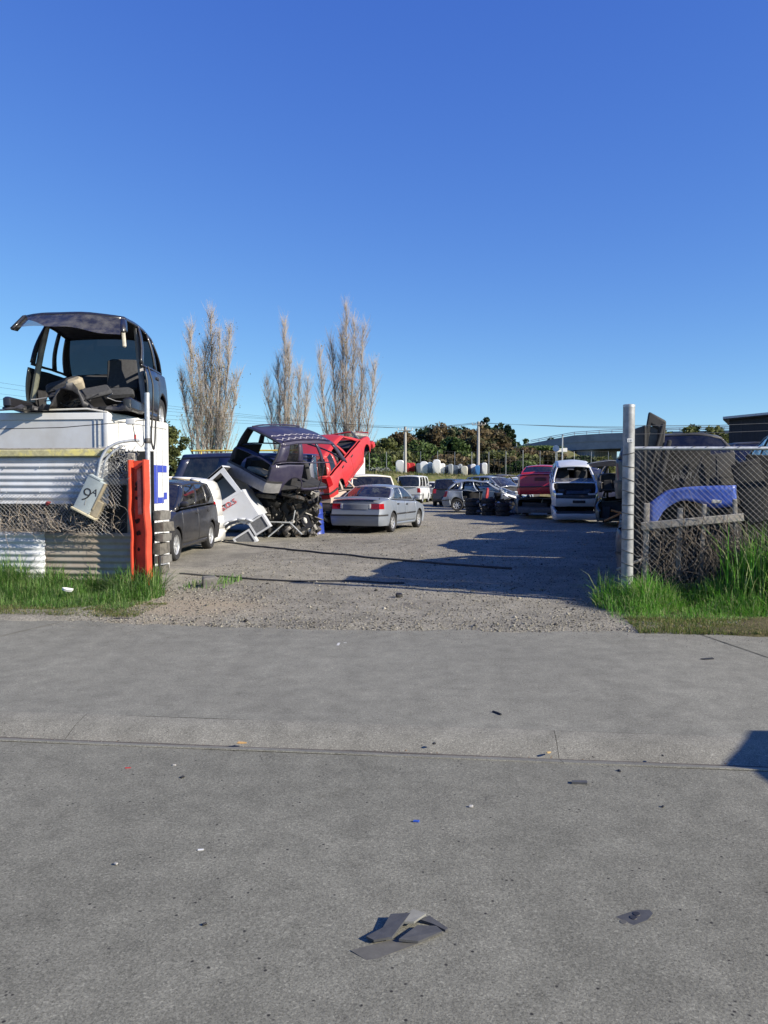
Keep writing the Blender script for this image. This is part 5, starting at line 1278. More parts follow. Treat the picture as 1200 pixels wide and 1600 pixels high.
o = MB().bevbox((0, 0, 0), (.13, .06, .075), .008).build('white_junction_box', [M['white']], None, 35, ST(-4.53, 10.12, 2.34), RZ); tag(o, 'small white junction box strapped to the wire beside the galvanised pipe', 'junction box')
mb = MB(); mb.tube([ST(-7.5, 10.12, 2.24), ST(-5.5, 10.12, 2.27), ST(-4.6, 10.12, 2.335), ST(SL + .03, 10.10, 2.36)], .006, 5); mb.tube([ST(-4.5, 10.10, 2.31), ST(-4.46, 10.1, 2.08), ST(-4.38, 10.1, 2.00), ST(SL + .03, 10.1, 2.12)], .006, 5); o = mb.build('service_wire', [M['trim']], None); tag(o, 'thin black service wire strung to the galvanised pipe', 'wire')

# ================================================================ right of the gate
cl = empty('chain_link_fence', ST(0, 10.08), RZ, 'chain link fence on a thick galvanised corner post', 'fence')
PX = 1.885
mb = MB(); mb.tube([(PX, 0, -.05), (PX, 0, 2.49)], .071, 24); mb.build('corner_post', [plain('old_galvanised_post', (.25, .26, .27), .6, .3, .35, 9, .15, .004, ((.24, .23, .21), .62, 5))], cl, 40)
mb = MB(); mb.lathe([(.0, 2.49), (.06, 2.495), (.073, 2.488), (.073, 2.46)], 24, 'Z', (PX, 0, 0)); mb.build('post_cap', [M['galv']], cl, 40)
o = MB().box((PX + .005, -.0735, 2.05), (.07, .004, .045)).build('sticker', [plain('white_sticker', (.75, .75, .72), .5)], cl, None)
link('lettering', text_mesh('DS', .036, .0005), [M['trim']], cl, (PX - .022, -.0762, 2.037), (R(90), 0, 0))
for k in range(11):
    z = .35 + k * .155 + random.uniform(-.03, .03); mb = MB(); n = 14; tl = random.uniform(-.03, .03)
    mb.tube([(PX + .075 * math.cos(2 * math.pi * q / n), .075 * math.sin(2 * math.pi * q / n), z + tl * math.cos(2 * math.pi * q / n)) for q in range(n + 1)] + [(PX + .11, -.01, z - .03 + tl), (PX + .15, 0, z - .06)], .0062, 5); mb.build('tie_wire', [M['wire']], cl, 60)
mb = MB(); mb.tube([(PX + .06, 0, 1.955), (4, 0, 1.945), (7.5, 0, 1.95)], .023, 12); mb.build('top_rail', [M['galv']], cl, 40)
for x in (4.9, 7.4):
    mb = MB(); mb.tube([(x, .03, 0), (x, .03, 2.0)], .028, 10); mb.build('post', [M['galv']], cl, 40)
mb = MB(); net(mb, PX + .06, 6.6, .03, 1.94, 0, .070, .0016, lambda p, s: Vector((.02 * mnoise.noise(p * .9), s * .002 - .04 * abs(mnoise.noise(Vector((p.x * .7, 3, p.z * .9)))), .02 * mnoise.noise(Vector((p.x * .8, 8, p.z * .8)))))); tag(mb.build('mesh', [M['wire']], cl, None), kind='stuff')
for z, sag in ((2.24, .05), (2.13, .03)):
    mb = MB(); mb.tube([(PX + q * .55, .02, z + .02 * q - sag * math.sin(q * .6)) for q in range(10)], .003, 4); mb.build('strand_wire', [M['wire']], cl, None)
for k in range(24):
    mb = MB(); x = PX + .2 + k * .19 + random.uniform(-.04, .04); mb.tube([(x + .03 * math.cos(q), .03 * math.sin(q), 1.95 + .008 * q - .02) for q in np.linspace(0, 6.2, 8)] + [(x + .05, -.03, 1.90)], .003, 4); mb.build('rail_tie', [M['wire']], cl, None)
# tall black panel leaning behind the corner post
M['dustyblack'] = plain('dusty_black_plastic', (.022, .022, .023), .75, 0, .4, 7, .2, .006)
M['dustygrey'] = plain('dusty_grey_liner', (.019, .0185, .018), .95, 0, .5, 6, .3, .01)
bp = empty('black_door_panel', ST(2.06, 10.24, .0), (R(-3), R(3.0), SA), 'tall dusty black truck panel with rounded top leaning beside the corner post', 'truck panel')
mb = MB(); frame_panel(mb, [(-.16, 1.0), (.17, 1.0), (.22, 2.33), (.0, 2.44)], [(-.06, 1.1), (.08, 1.1), (.13, 2.22), (.03, 2.27)], 0, .07); o = mb.build('frame', [M['dustyblack']], bp, 30, fixn=True)
mdb = o.modifiers.new('round', 'BEVEL'); mdb.width = .03; mdb.segments = 2
mb = MB(); mb.box((.04, .05, 1.68), (.22, .02, 1.15)); mb.build('centre_panel', [plain('grey_weathered_plastic', (.10, .098, .09), .85, 0, .45, 7)], bp, None)
mb = MB(); mb.bevbox((.10, .01, 1.9), (.035, .04, .8), .01, (0, R(12), 0)); mb.build('rib', [M['dustyblack']], bp)
mb = MB(); mb.bevbox((.06, .07, .80), (.34, .06, 1.6), .02); mb.build('lower_panel', [M['dustyblack']], bp)
mb = MB(); mb.bevbox((.12, .0, 1.15), (.05, .05, 1.9), .012, (0, R(9), 0)); mb.build('strut', [M['dustyblack']], bp)
# boards and liners packed behind the mesh
for k, (s0, w, z, h, tt, lean, mt, lab) in enumerate(((2.60, .66, 1.0, 1.96, 10.42, 3, 'dustygrey', 'large dusty grey liner sheet behind the mesh next to the black truck panel'), (3.12, .55, .98, 1.86, 10.52, -6, 'dustyblack', 'brownish black sheet behind the mesh above the blue wing'),
        (3.75, .75, .95, 1.86, 10.50, 3, 'dustygrey', 'dark grey liner sheet behind the tall grass'), (4.6, .85, .95, 1.8, 10.55, -3, 'wreckblack', 'black body panel at the far end of the fence'), (5.6, .9, .95, 1.8, 10.6, 2, 'dustygrey', 'grey sheet stored beyond the fence bay'))):
    mb = MB(); mb.bevbox((0, 0, 0), (w, .035, h), .012); mb.crumple(.02, 3, k); o = mb.build('liner_sheet', [M[mt]], None, 35, ST(s0, tt, z), (R(-4), R(lean), SA)); tag(o, lab, 'panel')
for k, (sa, za, sb, zb2) in enumerate(((2.85, 1.85, 2.62, 1.25), (3.25, 1.8, 3.7, 1.2), (3.02, 1.86, 3.04, 1.2), (3.9, 1.7, 4.3, 1.0))):
    mb = MB(); mb.tube([ST(sa, 10.40, za), ST(sb, 10.38, zb2)], .014, 6); o = mb.build('strut_rod', [M['trim']], None, 60); tag(o, ['short black rod crossing the grey liner sheet', 'long black rod leaning right behind the mesh', 'upright black rod above the blue wing', 'black rod leaning behind the tall grass'][k], 'rod')
mb = MB()
for k in range(14): mb.box((-.14 + .02 * k + random.uniform(-.01, .01), -.03, .0 + random.uniform(-.03, .03)), (.006, .002, random.uniform(.03, .09)), (0, R(random.uniform(-25, 25)), 0))
o = mb.build('chalk_marks', [plain('chalk', (.16, .16, .15), .9)], None, None, ST(2.62, 10.42, 1.62), (0, 0, SA)); tag(o, 'smudged white chalk scribble on the grey liner sheet', 'marking', kind='stuff')
M['wingblue'] = paint('bright_blue_paint', (.012, .065, .40), .45, 0, .35, (.16, .20, .30), .25, .25, .5)
bw = wing('blue_wing', 'bright blue front wing panel hung behind the chain link mesh', M['wingblue'], ST(2.70, 10.26, 1.17), (R(-6), R(-3), SA), sc=.86)
o = MB().bevbox((0, 0, 0), (.12, .010, .045), .008).crumple(.012, 14, 1).build('peeled_sticker', [plain('peeling_sticker', (.33, .33, .32), .8, 0, .5, 30)], None, None, ST(2.98, 10.225, 1.30), (R(-6), 0, SA)); tag(o, 'torn pale sticker on the blue wing', 'sticker')
sup2 = MB(); sup2.tube([ST(2.5, 10.34, 1.02), ST(3.3, 10.34, 1.05)], .03, 6); sup2.tube([ST(2.9, 10.34, .0), ST(2.9, 10.34, 1.5)], .03, 6); o = sup2.build('wing_support', [M['steel']], None, 40); tag(o, 'dark steel bars propping the blue wing', 'bar')
# timber frame in front of the junk
tf = empty('timber_frame', ST(2.05, 10.17, 0), RZ, 'weathered grey timber frame behind the mesh below the blue wing', 'timber frame')
mb = MB(); mb.bevbox((.62, -.02, 1.05), (1.22, .04, .10), .008, (0, R(-5.5), 0)); mb.crumple(.006, 4, 1); mb.build('rail', [M['wood']], tf)
for x, z0, z1, w in ((.08, .05, 1.28, .065), (.48, .35, 1.22, .06), (.76, .3, 1.27, .05), (1.15, .6, 1.33, .05)):
    mb = MB(); mb.bevbox((x, .03, (z0 + z1) / 2), (w, .04, z1 - z0), .006, (0, R(random.uniform(-3, 3)), 0)); mb.build('upright', [M['wood']], tf)
mb = MB(); mb.bevbox((-.12, -.04, .52), (.36, .025, .03), .005, (0, R(-24), 0)); mb.build('brace', [M['wood']], tf)
rg = random.Random(17); mb = MB()
for k in range(420):
    x = rg.gauss(2.85, .32) if k % 4 else rg.uniform(2.1, 4.2); z = rg.uniform(.25, 1.08); p = Vector((x, rg.uniform(-.10, .06), z)); pts = [p]; d = Vector((rg.gauss(0, .25), rg.gauss(0, .1), -1 if rg.random() < .7 else rg.uniform(-.5, .8))).normalized()
    for j in range(5): d = (d + Vector((rg.gauss(0, .28), rg.gauss(0, .12), rg.gauss(0, .2)))).normalized(); p = p + d * rg.uniform(.04, .12); p.z = max(.02, p.z); p.y = max(-.14, min(.08, p.y)); pts.append(p)
    mb.tube(pts, [.0045, .004, .004, .003, .0025, .0015], 3, cap=False)
o = mb.build('dead_vine', [plain('dead_vine_stem', (.10, .082, .065), .95, 0, .45, 20)], None, None, ST(0, 10.12), RZ); tag(o, 'dead brown vine hanging on the chain link fence', None, None, 'stuff')
mb = MB(); mb.bevbox((0, 0, 0), (.8, .1, .35), .02); mb.crumple(.03, 4, 2); o = mb.build('battery_crate', [M['dustyblack']], None, 35, ST(2.5, 10.5, .55), RZ); tag(o, 'black crate of parts low behind the timber frame', 'crate')

mb = MB(); mb.bevbox((0, .45, 1.12), (.04, .95, 2.24), .015); mb.crumple(.02, 3, 8); o = mb.build('shadow_sheet', [M['dustyblack']], None, 35, ST(2.12, 10.28, 0), (0, 0, SA)); tag(o, 'added black shadow sheet edge on behind the leaning truck panel', 'panel')  # added to cast the solid wedge of yard shadow

mb = MB(); mb.bevbox((0, .5, 1.08), (.05, 1.0, 2.16), .015); mb.crumple(.03, 3, 9); o = mb.build('shadow_sheet', [M['wreckbrown']], None, 35, ST(2.30, 11.15, 0), (0, 0, SA - R(14))); tag(o, 'added brown black shadow sheet edge on behind the first black one', 'panel')  # second added sheet, closes the lit gap in that shadow
for k, (s_, z, w, h, lean, lab) in enumerate(((3.45, 1.42, .34, .8, -15, 'dull black door skin leaning behind the blue wing'), (3.05, .62, .7, .5, 4, 'black bumper skin low behind the timber frame'))):
    mb = MB(); mb.bevbox((0, 0, 0), (w, .04, h), .015); mb.crumple(.035, 4, k + 5); o = mb.build('loose_sheet', [plain('loose_sheet_black_%d' % k, ((.013, .013, .014), (.012, .012, .013))[k], .85, 0, .4, 6)], None, 30, ST(s_, 10.36, z), (R(-5), R(lean), SA)); tag(o, lab, 'panel')
# ================================================================ behind the yard
def sstep(x): x = min(1, max(0, x)); return x * x * (3 - 2 * x)
def bank_z(x, y):
    yb = float(np.interp(x, [-60, -8, -3, 1.2, 3.5, 8, 30, 90], [36, 40, 43, 51, 60, 67, 70, 72]))
    h = 2.12 * sstep((y - yb) / 5.5) + .22 * mnoise.noise(Vector((x * .25, y * .25, 2))) * sstep((y - yb) / 4)
    e = 3.4 * sstep((y - 86) / 12) * sstep((x - 10) / 8) * (.3 + .7 * sstep((27 - x) / 5)) * sstep((118 - y) / 8)
    return -.05 + h + e + .12 * mnoise.noise(Vector((x * .9, y * .9, 5))) * sstep((y - yb) / 3)
sheet('bank', M['bank'], lambda u, v: (lambda x, y: (x, y, bank_z(x, y)))(-70 + 170 * u, 34 + 120 * v ** 1.2), 200, 110, label='grassy clay bank behind the yard')
grass('bank_grass', 26000, lambda rg, n: (lambda X, Y: np.stack([X, Y, np.array([bank_z(float(a), float(b)) for a, b in zip(X, Y)])], 1)[np.array([bank_z(float(a), float(b)) > .5 and mnoise.noise(Vector((a * .3, b * .3, 1))) > -.25 for a, b in zip(X, Y)])])(rg.uniform(-3, 30, n), rg.uniform(44, 84, n)),
      lambda P, rg: np.full(len(P), .22), [(.10, .13, .03), (.16, .15, .06), (.08, .11, .03), (.22, .19, .09)], 'rough grass covering the clay bank', 31, .03, .8)

M['leaf'] = tintmat('leaf', .6, .3); M['bark'] = plain('bark', (.13, .115, .10), .95, 0, .35, 3, .3, .02); M['palebark'] = plain('pale_bark', (.27, .245, .22), .95, 0, .3, 3, .3, .02)
M['twigs'] = plain('poplar_twig', (.31, .265, .225), .95, 0, .3, 2, 0)
def leafy(name, label, x, y, h, w, cols, n, leaf, seed, group=None, cone=0.0, zb=None, low=.12):
    rg = np.random.default_rng(seed); pr = random.Random(seed)
    z0 = bank_z(x, y) - .1 if zb is None else zb
    root = empty(name, (x, y, z0), label=label, cat='tree', group=group)
    t = MB(); t.tube([(0, 0, 0), (.1, 0, h * .3), (-.05, .05, h * .6), (0, 0, h * .85)], [w * .05, w * .04, w * .025, w * .008], 7)
    for k in range(7):
        a = pr.uniform(0, 6.28); zz = h * pr.uniform(.2, .6); rr = w * .38 * pr.uniform(.6, 1); t.tube([(0, 0, zz), (rr * .5 * math.cos(a), rr * .5 * math.sin(a), zz + h * .1), (rr * math.cos(a), rr * math.sin(a), zz + h * .22)], [w * .022, w * .014, w * .005], 5)
    t.build('trunk', [M['bark']], root, 60)
    nc = max(14, n // 90); C = []
    while len(C) < nc:
        q = rg.uniform(-1, 1, 3)
        if (q ** 2).sum() > 1: continue
        f = (q[2] + 1) / 2
        wd = (1 - cone * f) if cone else 1.0
        C.append([q[0] * w / 2 * wd * .88, q[1] * w / 2 * wd * .88, h * (low + (1 - low) * f) * .95])
    C = np.array(C); rad = rg.uniform(.09, .17, nc) * w * (1.0 if not cone else .8)
    ix = rg.integers(0, nc, n); d = rg.normal(0, 1, (n, 3)); d /= np.linalg.norm(d, axis=1)[:, None]
    P = C[ix] + d * (rad[ix] * rg.uniform(.35, 1.1, n))[:, None] * np.array([1, 1, .75])
    P[:, 2] = np.clip(P[:, 2], .05, h * 1.02)
    a = rg.normal(0, 1, (n, 3)); a /= np.linalg.norm(a, axis=1)[:, None]; b = np.cross(a, rg.normal(0, 1, (n, 3))); b /= np.linalg.norm(b, axis=1)[:, None]
    s = leaf * rg.uniform(.6, 1.4, n)[:, None]
    V = np.stack([P - a * s, P - b * s * .55, P + a * s, P + b * s * .55], 1).reshape(-1, 3)
    F = np.arange(n * 4).reshape(-1, 4)
    cl_ = np.array(cols); cc = cl_[rg.integers(0, len(cl_), nc)][ix] * rg.uniform(.7, 1.3, (n, 1))
    link('crown', fast_mesh('crown', V, F, np.repeat(cc, 4, 0)), [M['leaf']], root)
    return root
DG = [(.026, .046, .020), (.036, .060, .026), (.020, .038, .017)]
OL = [(.11, .125, .04), (.14, .15, .055), (.085, .10, .035)]
MG = [(.07, .11, .03), (.09, .135, .04), (.055, .09, .028)]
BR = [(.12, .085, .045), (.095, .08, .042), (.13, .10, .05), (.075, .08, .038)]
GT = 'trees along the far side of the canopy store'
def px2x(px, y): return (px - 600) / 1240 * y
def topz(py, y): return 1.55 + (752 - py) / 1240 * y
for k, (px, py, wpx, y, cols, nm, lab) in enumerate((
        (572, 690, 50, 104, BR, 'broadleaf_tree', 'brownish tree just right of the red hatchback'), (598, 688, 58, 98, OL, 'cabbage_palm_tree', 'pale olive tree behind the first white canopies'),
        (632, 672, 50, 112, BR, 'broadleaf_tree', 'rusty brown tree beside the left power pole'), (655, 690, 60, 100, MG, 'broadleaf_tree', 'low mid green bushy tree behind the red canopies'),
        (668, 667, 62, 118, DG, 'broadleaf_tree', 'dark green tree with a broad crown between the two poles'), (690, 662, 52, 114, BR, 'broadleaf_tree', 'tall brown green tree in the middle of the row'), (708, 684, 46, 102, MG, 'broadleaf_tree', 'bright green rounded tree in front of the brown crowns'),
        (718, 668, 60, 120, DG, 'broadleaf_tree', 'dark green tree left of the right power pole'), (742, 668, 56, 106, BR, 'broadleaf_tree', 'brown autumn tree behind the right power pole'), (768, 674, 48, 110, BR, 'broadleaf_tree', 'thin brown tree at the foot of the dark pines'),
        (620, 705, 50, 94, OL, 'shrub', 'low olive shrub behind the leftmost canopies'), (700, 712, 60, 93, BR, 'shrub', 'low brown scrub behind the grey canopies'), (770, 706, 60, 94, OL, 'shrub', 'scrubby olive bush right of the last white canopy'),
        (808, 702, 50, 96, BR, 'shrub', 'brown scrub on the bridge embankment'), (840, 700, 52, 97, MG, 'shrub', 'green creeper bush left of the white wing wall'), (588, 712, 60, 92, MG, 'shrub', 'mid green shrub above the clay slope'), (788, 716, 44, 88, BR, 'shrub', 'brown scrub at the foot of the pines'), (822, 712, 46, 90, OL, 'shrub', 'olive scrub between the embankment posts'), (812, 722, 40, 84, MG, 'shrub', 'low green bush above the maroon people mover'), (858, 708, 36, 92, BR, 'shrub', 'brown bush touching the white wing wall'), (905, 715, 40, 90, DG, 'shrub', 'dark bush in front of the bridge pier'), (940, 716, 40, 90, OL, 'shrub', 'olive bush under the bridge beside the silver stack'))):
    z0 = bank_z(px2x(px, y), y) - .1
    leafy(nm, lab, px2x(px, y), y, topz(py, y) - z0, wpx * 1.35 / 1240 * y, cols, 7500 if nm != 'shrub' else 4200, .25, 100 + k, GT)
for k, (px, py, wpx, lab) in enumerate(((757, 647, 40, 'tall dark pine standing behind the right power pole'), (778, 652, 36, 'second dark pine right of the taller one'), (793, 660, 30, 'smaller dark pine at the right end of the pair'))):
    y = 126; z0 = 2.3; leafy('pine_tree', lab, px2x(px, y), y, topz(py, y) - z0, wpx * 1.4 / 1240 * y, DG, 5200, .26, 140 + k, 'dark pines', cone=.55, zb=z0)
for k, (px, py, wpx, y, lab) in enumerate(((822, 684, 24, 128, 'small round tree on the skyline left of the bridge'), (858, 683, 26, 128, 'second small round tree on the skyline by the bridge rail'), (800, 688, 24, 124, 'low tree on the skyline at the foot of the pines'))):
    leafy('skyline_tree', lab, px2x(px, y), y, topz(py, y) - 4, wpx * 1.2 / 1240 * y, DG + MG, 2200, .26, 160 + k, 'small skyline trees', zb=4)
for k, (px, py, wpx, lab) in enumerate(((1048, 668, 44, 'dark bushy tree above the wrecks behind the leaning black panel'), (1082, 658, 46, 'taller dark tree left of the black shed'), (1112, 653, 40, 'olive tree touching the black shed'))):
    y = 62; leafy('yard_tree', lab, px2x(px, y), y, topz(py, y), wpx * 1.5 / 1240 * y, DG + OL if k < 2 else OL, 5200, .16, 170 + k, 'trees beside the black shed', zb=0)
leafy('evergreen_tree', 'dark evergreen tree behind the white box body', px2x(258, 44), 44, topz(640, 44), 2.6, DG + OL, 6000, .11, 180, zb=0)

def poplar(label, px, py, wpx, y, stems, seed, yellow=.0):
    rg = random.Random(seed); z0 = bank_z(px2x(px, y), y) - .2; h = (topz(py, y) - z0) * .945; w = wpx / 1240 * y
    root = empty('poplar_tree', (px2x(px, y), y, z0), label=label, cat='tree', group='bare poplars behind the yard')
    tr = MB(); tw = MB(); yl = []
    for (ox, top) in stems:
        bx_ = ox * w * .5; base = Vector((bx_ * .35, rg.uniform(-.4, .4), 0)); tip = Vector((bx_, rg.uniform(-.5, .5), h * top))
        pts = []; 
        for j in range(9):
            t = j / 8; c_ = base.lerp(tip, t); c_.x = base.x + (tip.x - base.x) * (t ** .7) + rg.uniform(-.08, .08); c_.y += rg.uniform(-.1, .1); pts.append(c_)
        r0 = .165 * top; tr.tube(pts, [r0 * (1 - .93 * j / 8) for j in range(9)], 6, cap=False)
        nb = int(60 * top)
        for b in range(nb):
            t = .10 + .88 * (b + rg.random()) / nb; i = min(7, int(t * 8)); p = pts[i].lerp(pts[i + 1], t * 8 - i)
            a = rg.uniform(0, 6.28); ln = (h * .19 * (1 - t) + h * .045) * rg.uniform(.6, 1.25); sp = rg.uniform(.25, .5 + .3 * (1 - t))
            d = Vector((math.cos(a) * sp, math.sin(a) * sp, 1)).normalized(); q = [p]
            for j in range(4): d = (d + Vector((rg.gauss(0, .08), rg.gauss(0, .08), .10))).normalized(); q.append(q[-1] + d * ln / 4)
            tr.tube(q, [.038 * (1 - t * .5), .028, .02, .014, .008], 4, cap=False)
            for k in range(18):
                tt = rg.uniform(.15, 1); i2 = min(3, int(tt * 4)); p2 = q[i2].lerp(q[i2 + 1], tt * 4 - i2); a2 = rg.uniform(0, 6.28); d2 = (Vector((math.cos(a2) * .55, math.sin(a2) * .55, 1)) + d * .4).normalized(); l2 = rg.uniform(.5, 1.6)
                p3 = p2 + d2 * l2 * .5; d2 = (d2 + Vector((rg.gauss(0, .12), rg.gauss(0, .12), .15))).normalized(); tw.tube([p2, p3, p3 + d2 * l2 * .5], [.0072, .0055, .003], 3, cap=False)
                if rg.random() < yellow * (1 - .6 * t): yl.append(p3 + Vector((rg.gauss(0, .15), rg.gauss(0, .15), rg.gauss(0, .15))))
    tr.build('trunk', [M['palebark']], root, 60)
    tag(tw.build('crown', [M['twigs']], root, 60), kind='stuff')
    if yl:
        P = np.repeat(np.array(yl), 7, 0); n = len(P); rn = np.random.default_rng(seed); P = P + rn.normal(0, .22, P.shape)
        a = rn.normal(0, .035, (n, 3)); b = rn.normal(0, .035, (n, 3)); V = np.stack([P - a, P - b, P + a, P + b], 1).reshape(-1, 3)
        cc = np.array([(.30, .24, .05), (.22, .20, .06), (.17, .15, .05)])[rn.integers(0, 3, n)]
        tag(link('last_leaves', fast_mesh('last_leaves', V, np.arange(n * 4).reshape(-1, 4), np.repeat(cc, 4, 0)), [M['leaf']], root), kind='stuff')
poplar('bare poplar with many stems and a few yellow leaves above the navy van', 328, 478, 104, 72, [(-.85, .62), (-.55, .90), (-.15, .80), (.05, 1.0), (.35, .86), (.62, .90), (.85, .62), (-.3, .7), (.3, .6)], 5, .09)
poplar('slim bare poplar in the middle of the three', 447, 494, 82, 82, [(-.7, .62), (-.3, .74), (0.0, 1.0), (.15, .85), (.55, .70), (.85, .62)], 6, .008)
poplar('tallest bare poplar with spreading limbs above the red hatchback', 541, 470, 104, 76, [(-.8, .72), (-.45, .80), (-.1, .85), (0.02, 1.0), (.25, .92), (.55, .88), (.9, .66)], 7, .02)

# canopies on end; narrow slate and navy ones paint in shaded sides
M['canwhite'] = paint('white_fibreglass', (.74, .75, .75), .4, 0, .3, (.4, .38, .34), .1, .04, .6)
cm = {'white': M['canwhite'], 'red': M['red'], 'navy': M['navy'], 'pale blue': paint('pale_blue_fibreglass', (.40, .52, .60), .4), 'slate': paint('slate_fibreglass', (.10, .14, .20), .4), 'cream': paint('cream_fibreglass', (.62, .60, .50), .5), 'bright blue': paint('bright_blue_fibreglass', (.03, .20, .52), .4), 'grey': paint('grey_fibreglass', (.32, .35, .37), .5)}
def canopy(px0, px1, pyt, colr, label, y=77.5, depth=.95, rot=0):
    x = px2x((px0 + px1) / 2, y); w = (px1 - px0) / 1240 * y; z0 = bank_z(x, y) - .12; h = topz(pyt, y) - z0
    root = empty('truck_canopy', (x, y, z0), (0, 0, R(rot)), label, 'canopy', 'fibreglass canopies stood on end along the bank')
    pr = []; n = 12
    for i in range(n + 1):
        a = math.pi * (1 - i / n); pr.append((w / 2 * math.copysign(abs(math.cos(a)) ** .65, math.cos(a)), h - w * .42 + w * .42 * abs(math.sin(a)) ** .8))
    pr = [(-w / 2 * .98, 0)] + pr + [(w / 2 * .98, 0)]
    mb = MB(); m = len(pr)
    rings = [(0, .90, .97), (.03, .97, .99), (.09, 1, 1), (depth * .6, 1.0, 1.0), (depth, .92, .97)]
    for (d, sx, sz) in rings: mb.v += [(px_ * sx, d, pz * sz) for px_, pz in pr]
    for r_ in range(len(rings) - 1):
        for i in range(m - 1): mb.f.append((r_ * m + i, r_ * m + i + 1, (r_ + 1) * m + i + 1, (r_ + 1) * m + i))
    mb.f.append(tuple(range(m))); mb.m = [0] * len(mb.f)
    o = mb.build('shell', [cm[colr], M['inner']], root, 40, fixn=True); _solid(o, .04)
    mb = MB(); mb.box((0, depth * .5, .05), (w * .9, depth * .8, .06)); mb.build('base_frame', [M['trim']], root, None)
for k, (a, b, t, colr, lab) in enumerate(((618, 631, 719, 'white', 'leftmost tall white canopy next to the red ones'), (630, 640, 723, 'red', 'red canopy touching the leftmost white one'), (638, 648, 723, 'red', 'second red canopy before the dark gap'), (650, 657, 724, 'slate', 'narrow slate shell for a shaded canopy side right of the red ones'), (656, 668, 721, 'white', 'white canopy right of the narrow slate one'),
        (668, 675, 722, 'pale blue', 'pale blue canopy left of the tallest white one'), (676, 688, 718, 'white', 'tallest white canopy at the middle of the row'), (687, 695, 724, 'white', 'shorter white canopy leaning on the tallest one'), (696, 701, 727, 'slate', 'narrow dark slate shell for a shaded canopy side in the middle of the row'), (700, 707, 725, 'grey', 'light grey canopy right of the narrow dark one'),
        (707, 716, 727, 'slate', 'broad slate grey canopy left of the cream one'), (716, 721, 725, 'grey', 'thin grey canopy behind the cream one'), (720, 730, 728, 'cream', 'squat cream canopy right of the broad slate one'), (730, 735, 726, 'navy', 'narrow navy shell for a shaded canopy side right of the cream one'), (735, 743, 725, 'white', 'white canopy before the bright blue one'), (742, 749, 727, 'bright blue', 'bright blue canopy beside the thin navy one'), (749, 753, 724, 'navy', 'thin navy shell for a shaded canopy side between the bright blue and last white one'), (752, 761, 723, 'white', 'last tall white canopy at the right end'))):
    canopy(a, b, t, colr, lab, 77.5 + .5 * (k % 3), rot=random.uniform(-14, -4))
for k, (px, w) in enumerate(((575, 9), (588, 10), (600, 9))):
    leafy('pale_bush', 'pale dusty bush %s the leftmost canopy' % ('far left of', 'a little left of', 'just left of')[k], px2x(px, 76), 76, 1.0, 1.4, [(.32, .33, .30), (.22, .25, .2)], 500, .12, 300 + k, 'pale bushes', low=.05)

# far fence
ff = empty('far_fence', (0, 81.5, 0), (0, 0, 0), 'tall far chain link fence behind the stored canopies', 'fence')
xs = np.arange(-1.5, 24, 1.75)
for x in xs:
    z0 = bank_z(float(x), 81.5) - .1; mb = MB(); mb.tube([(float(x), 0, z0), (float(x), 0, z0 + 2.6)], .022, 6); mb.build('post', [M['galv']], ff, 60)
for dz in (.3, 1.5, 2.5): 
    mb = MB(); mb.tube([(float(x), 0, bank_z(float(x), 81.5) + dz) for x in xs], .007, 4); mb.build('strand_wire', [M['wire']], ff, 60)
mb = MB()
for x in np.arange(-1.5, 24, .55):
    z0 = bank_z(float(x), 81.5); mb.tube([(float(x), 0, z0 + .05), (float(x) + .3, 0, z0 + 2.5)], .0025, 3, cap=False); mb.tube([(float(x) + .3, 0, z0 + .05), (float(x), 0, z0 + 2.5)], .0025, 3, cap=False)
tag(mb.build('mesh', [M['wire']], ff, None), kind='stuff')
# power poles and lines
def pole(label, px, y, py, r=.16):
    x = px2x(px, y); z0 = bank_z(x, y) - .2; zt_ = topz(py, y); root = empty('power_pole', (x, y, z0), label=label, cat='power pole', group='power poles')
    mb = MB(); mb.tube([(0, 0, 0), (0, 0, zt_ - z0)], [r, r * .75], 8); mb.build('shaft', [M['concrete']], root, 60)
    mb = MB(); mb.bevbox((0, -.16, zt_ - z0 - .35), (1.3, .07, .07), .01); mb.build('crossarm', [M['wood']], root)
    for q in (-.65, -.3, .3, .65): mb = MB(); mb.lathe([(.0, 0), (.05, 0), (.035, .08), (.05, .12), (0, .16)], 8, 'Z', (q, -.16, zt_ - z0 - .29)); mb.build('insulator', [M['white']], root)
    return x, y, zt_
p1 = pole('grey power pole behind the red canopies', 633, 74, 667); p2 = pole('grey power pole behind the last white canopy', 747, 79.5, 659)
for k in range(5):
    q = (-.65, -.3, 0, .3, .65)[k]
    A_ = Vector((-46 + q, 66, 12.2 - .75 * k + .1 * (k % 2))); B_ = Vector((p1[0] + q, p1[1] - .16, p1[2] - .14 + (.14 if k == 2 else 0))); C_ = Vector((p2[0] + q, p2[1] - .16, p2[2] - .14)); D_ = Vector((62 + q, 96, 9.5 - .2 * k))
    pts = []
    for (u_, v_, sg) in ((A_, B_, .7), (B_, C_, .12), (C_, D_, .8)):
        for j in range(12): t = j / 12; p = u_.lerp(v_, t); p.z -= sg * 4 * t * (1 - t); pts.append(p)
    pts.append(D_); mb = MB(); mb.tube(pts, .009, 4, cap=False); o = mb.build('power_line', [M['trim']], None, 60); tag(o, 'thin dark power line strung between the grey poles', 'power line', 'power lines')

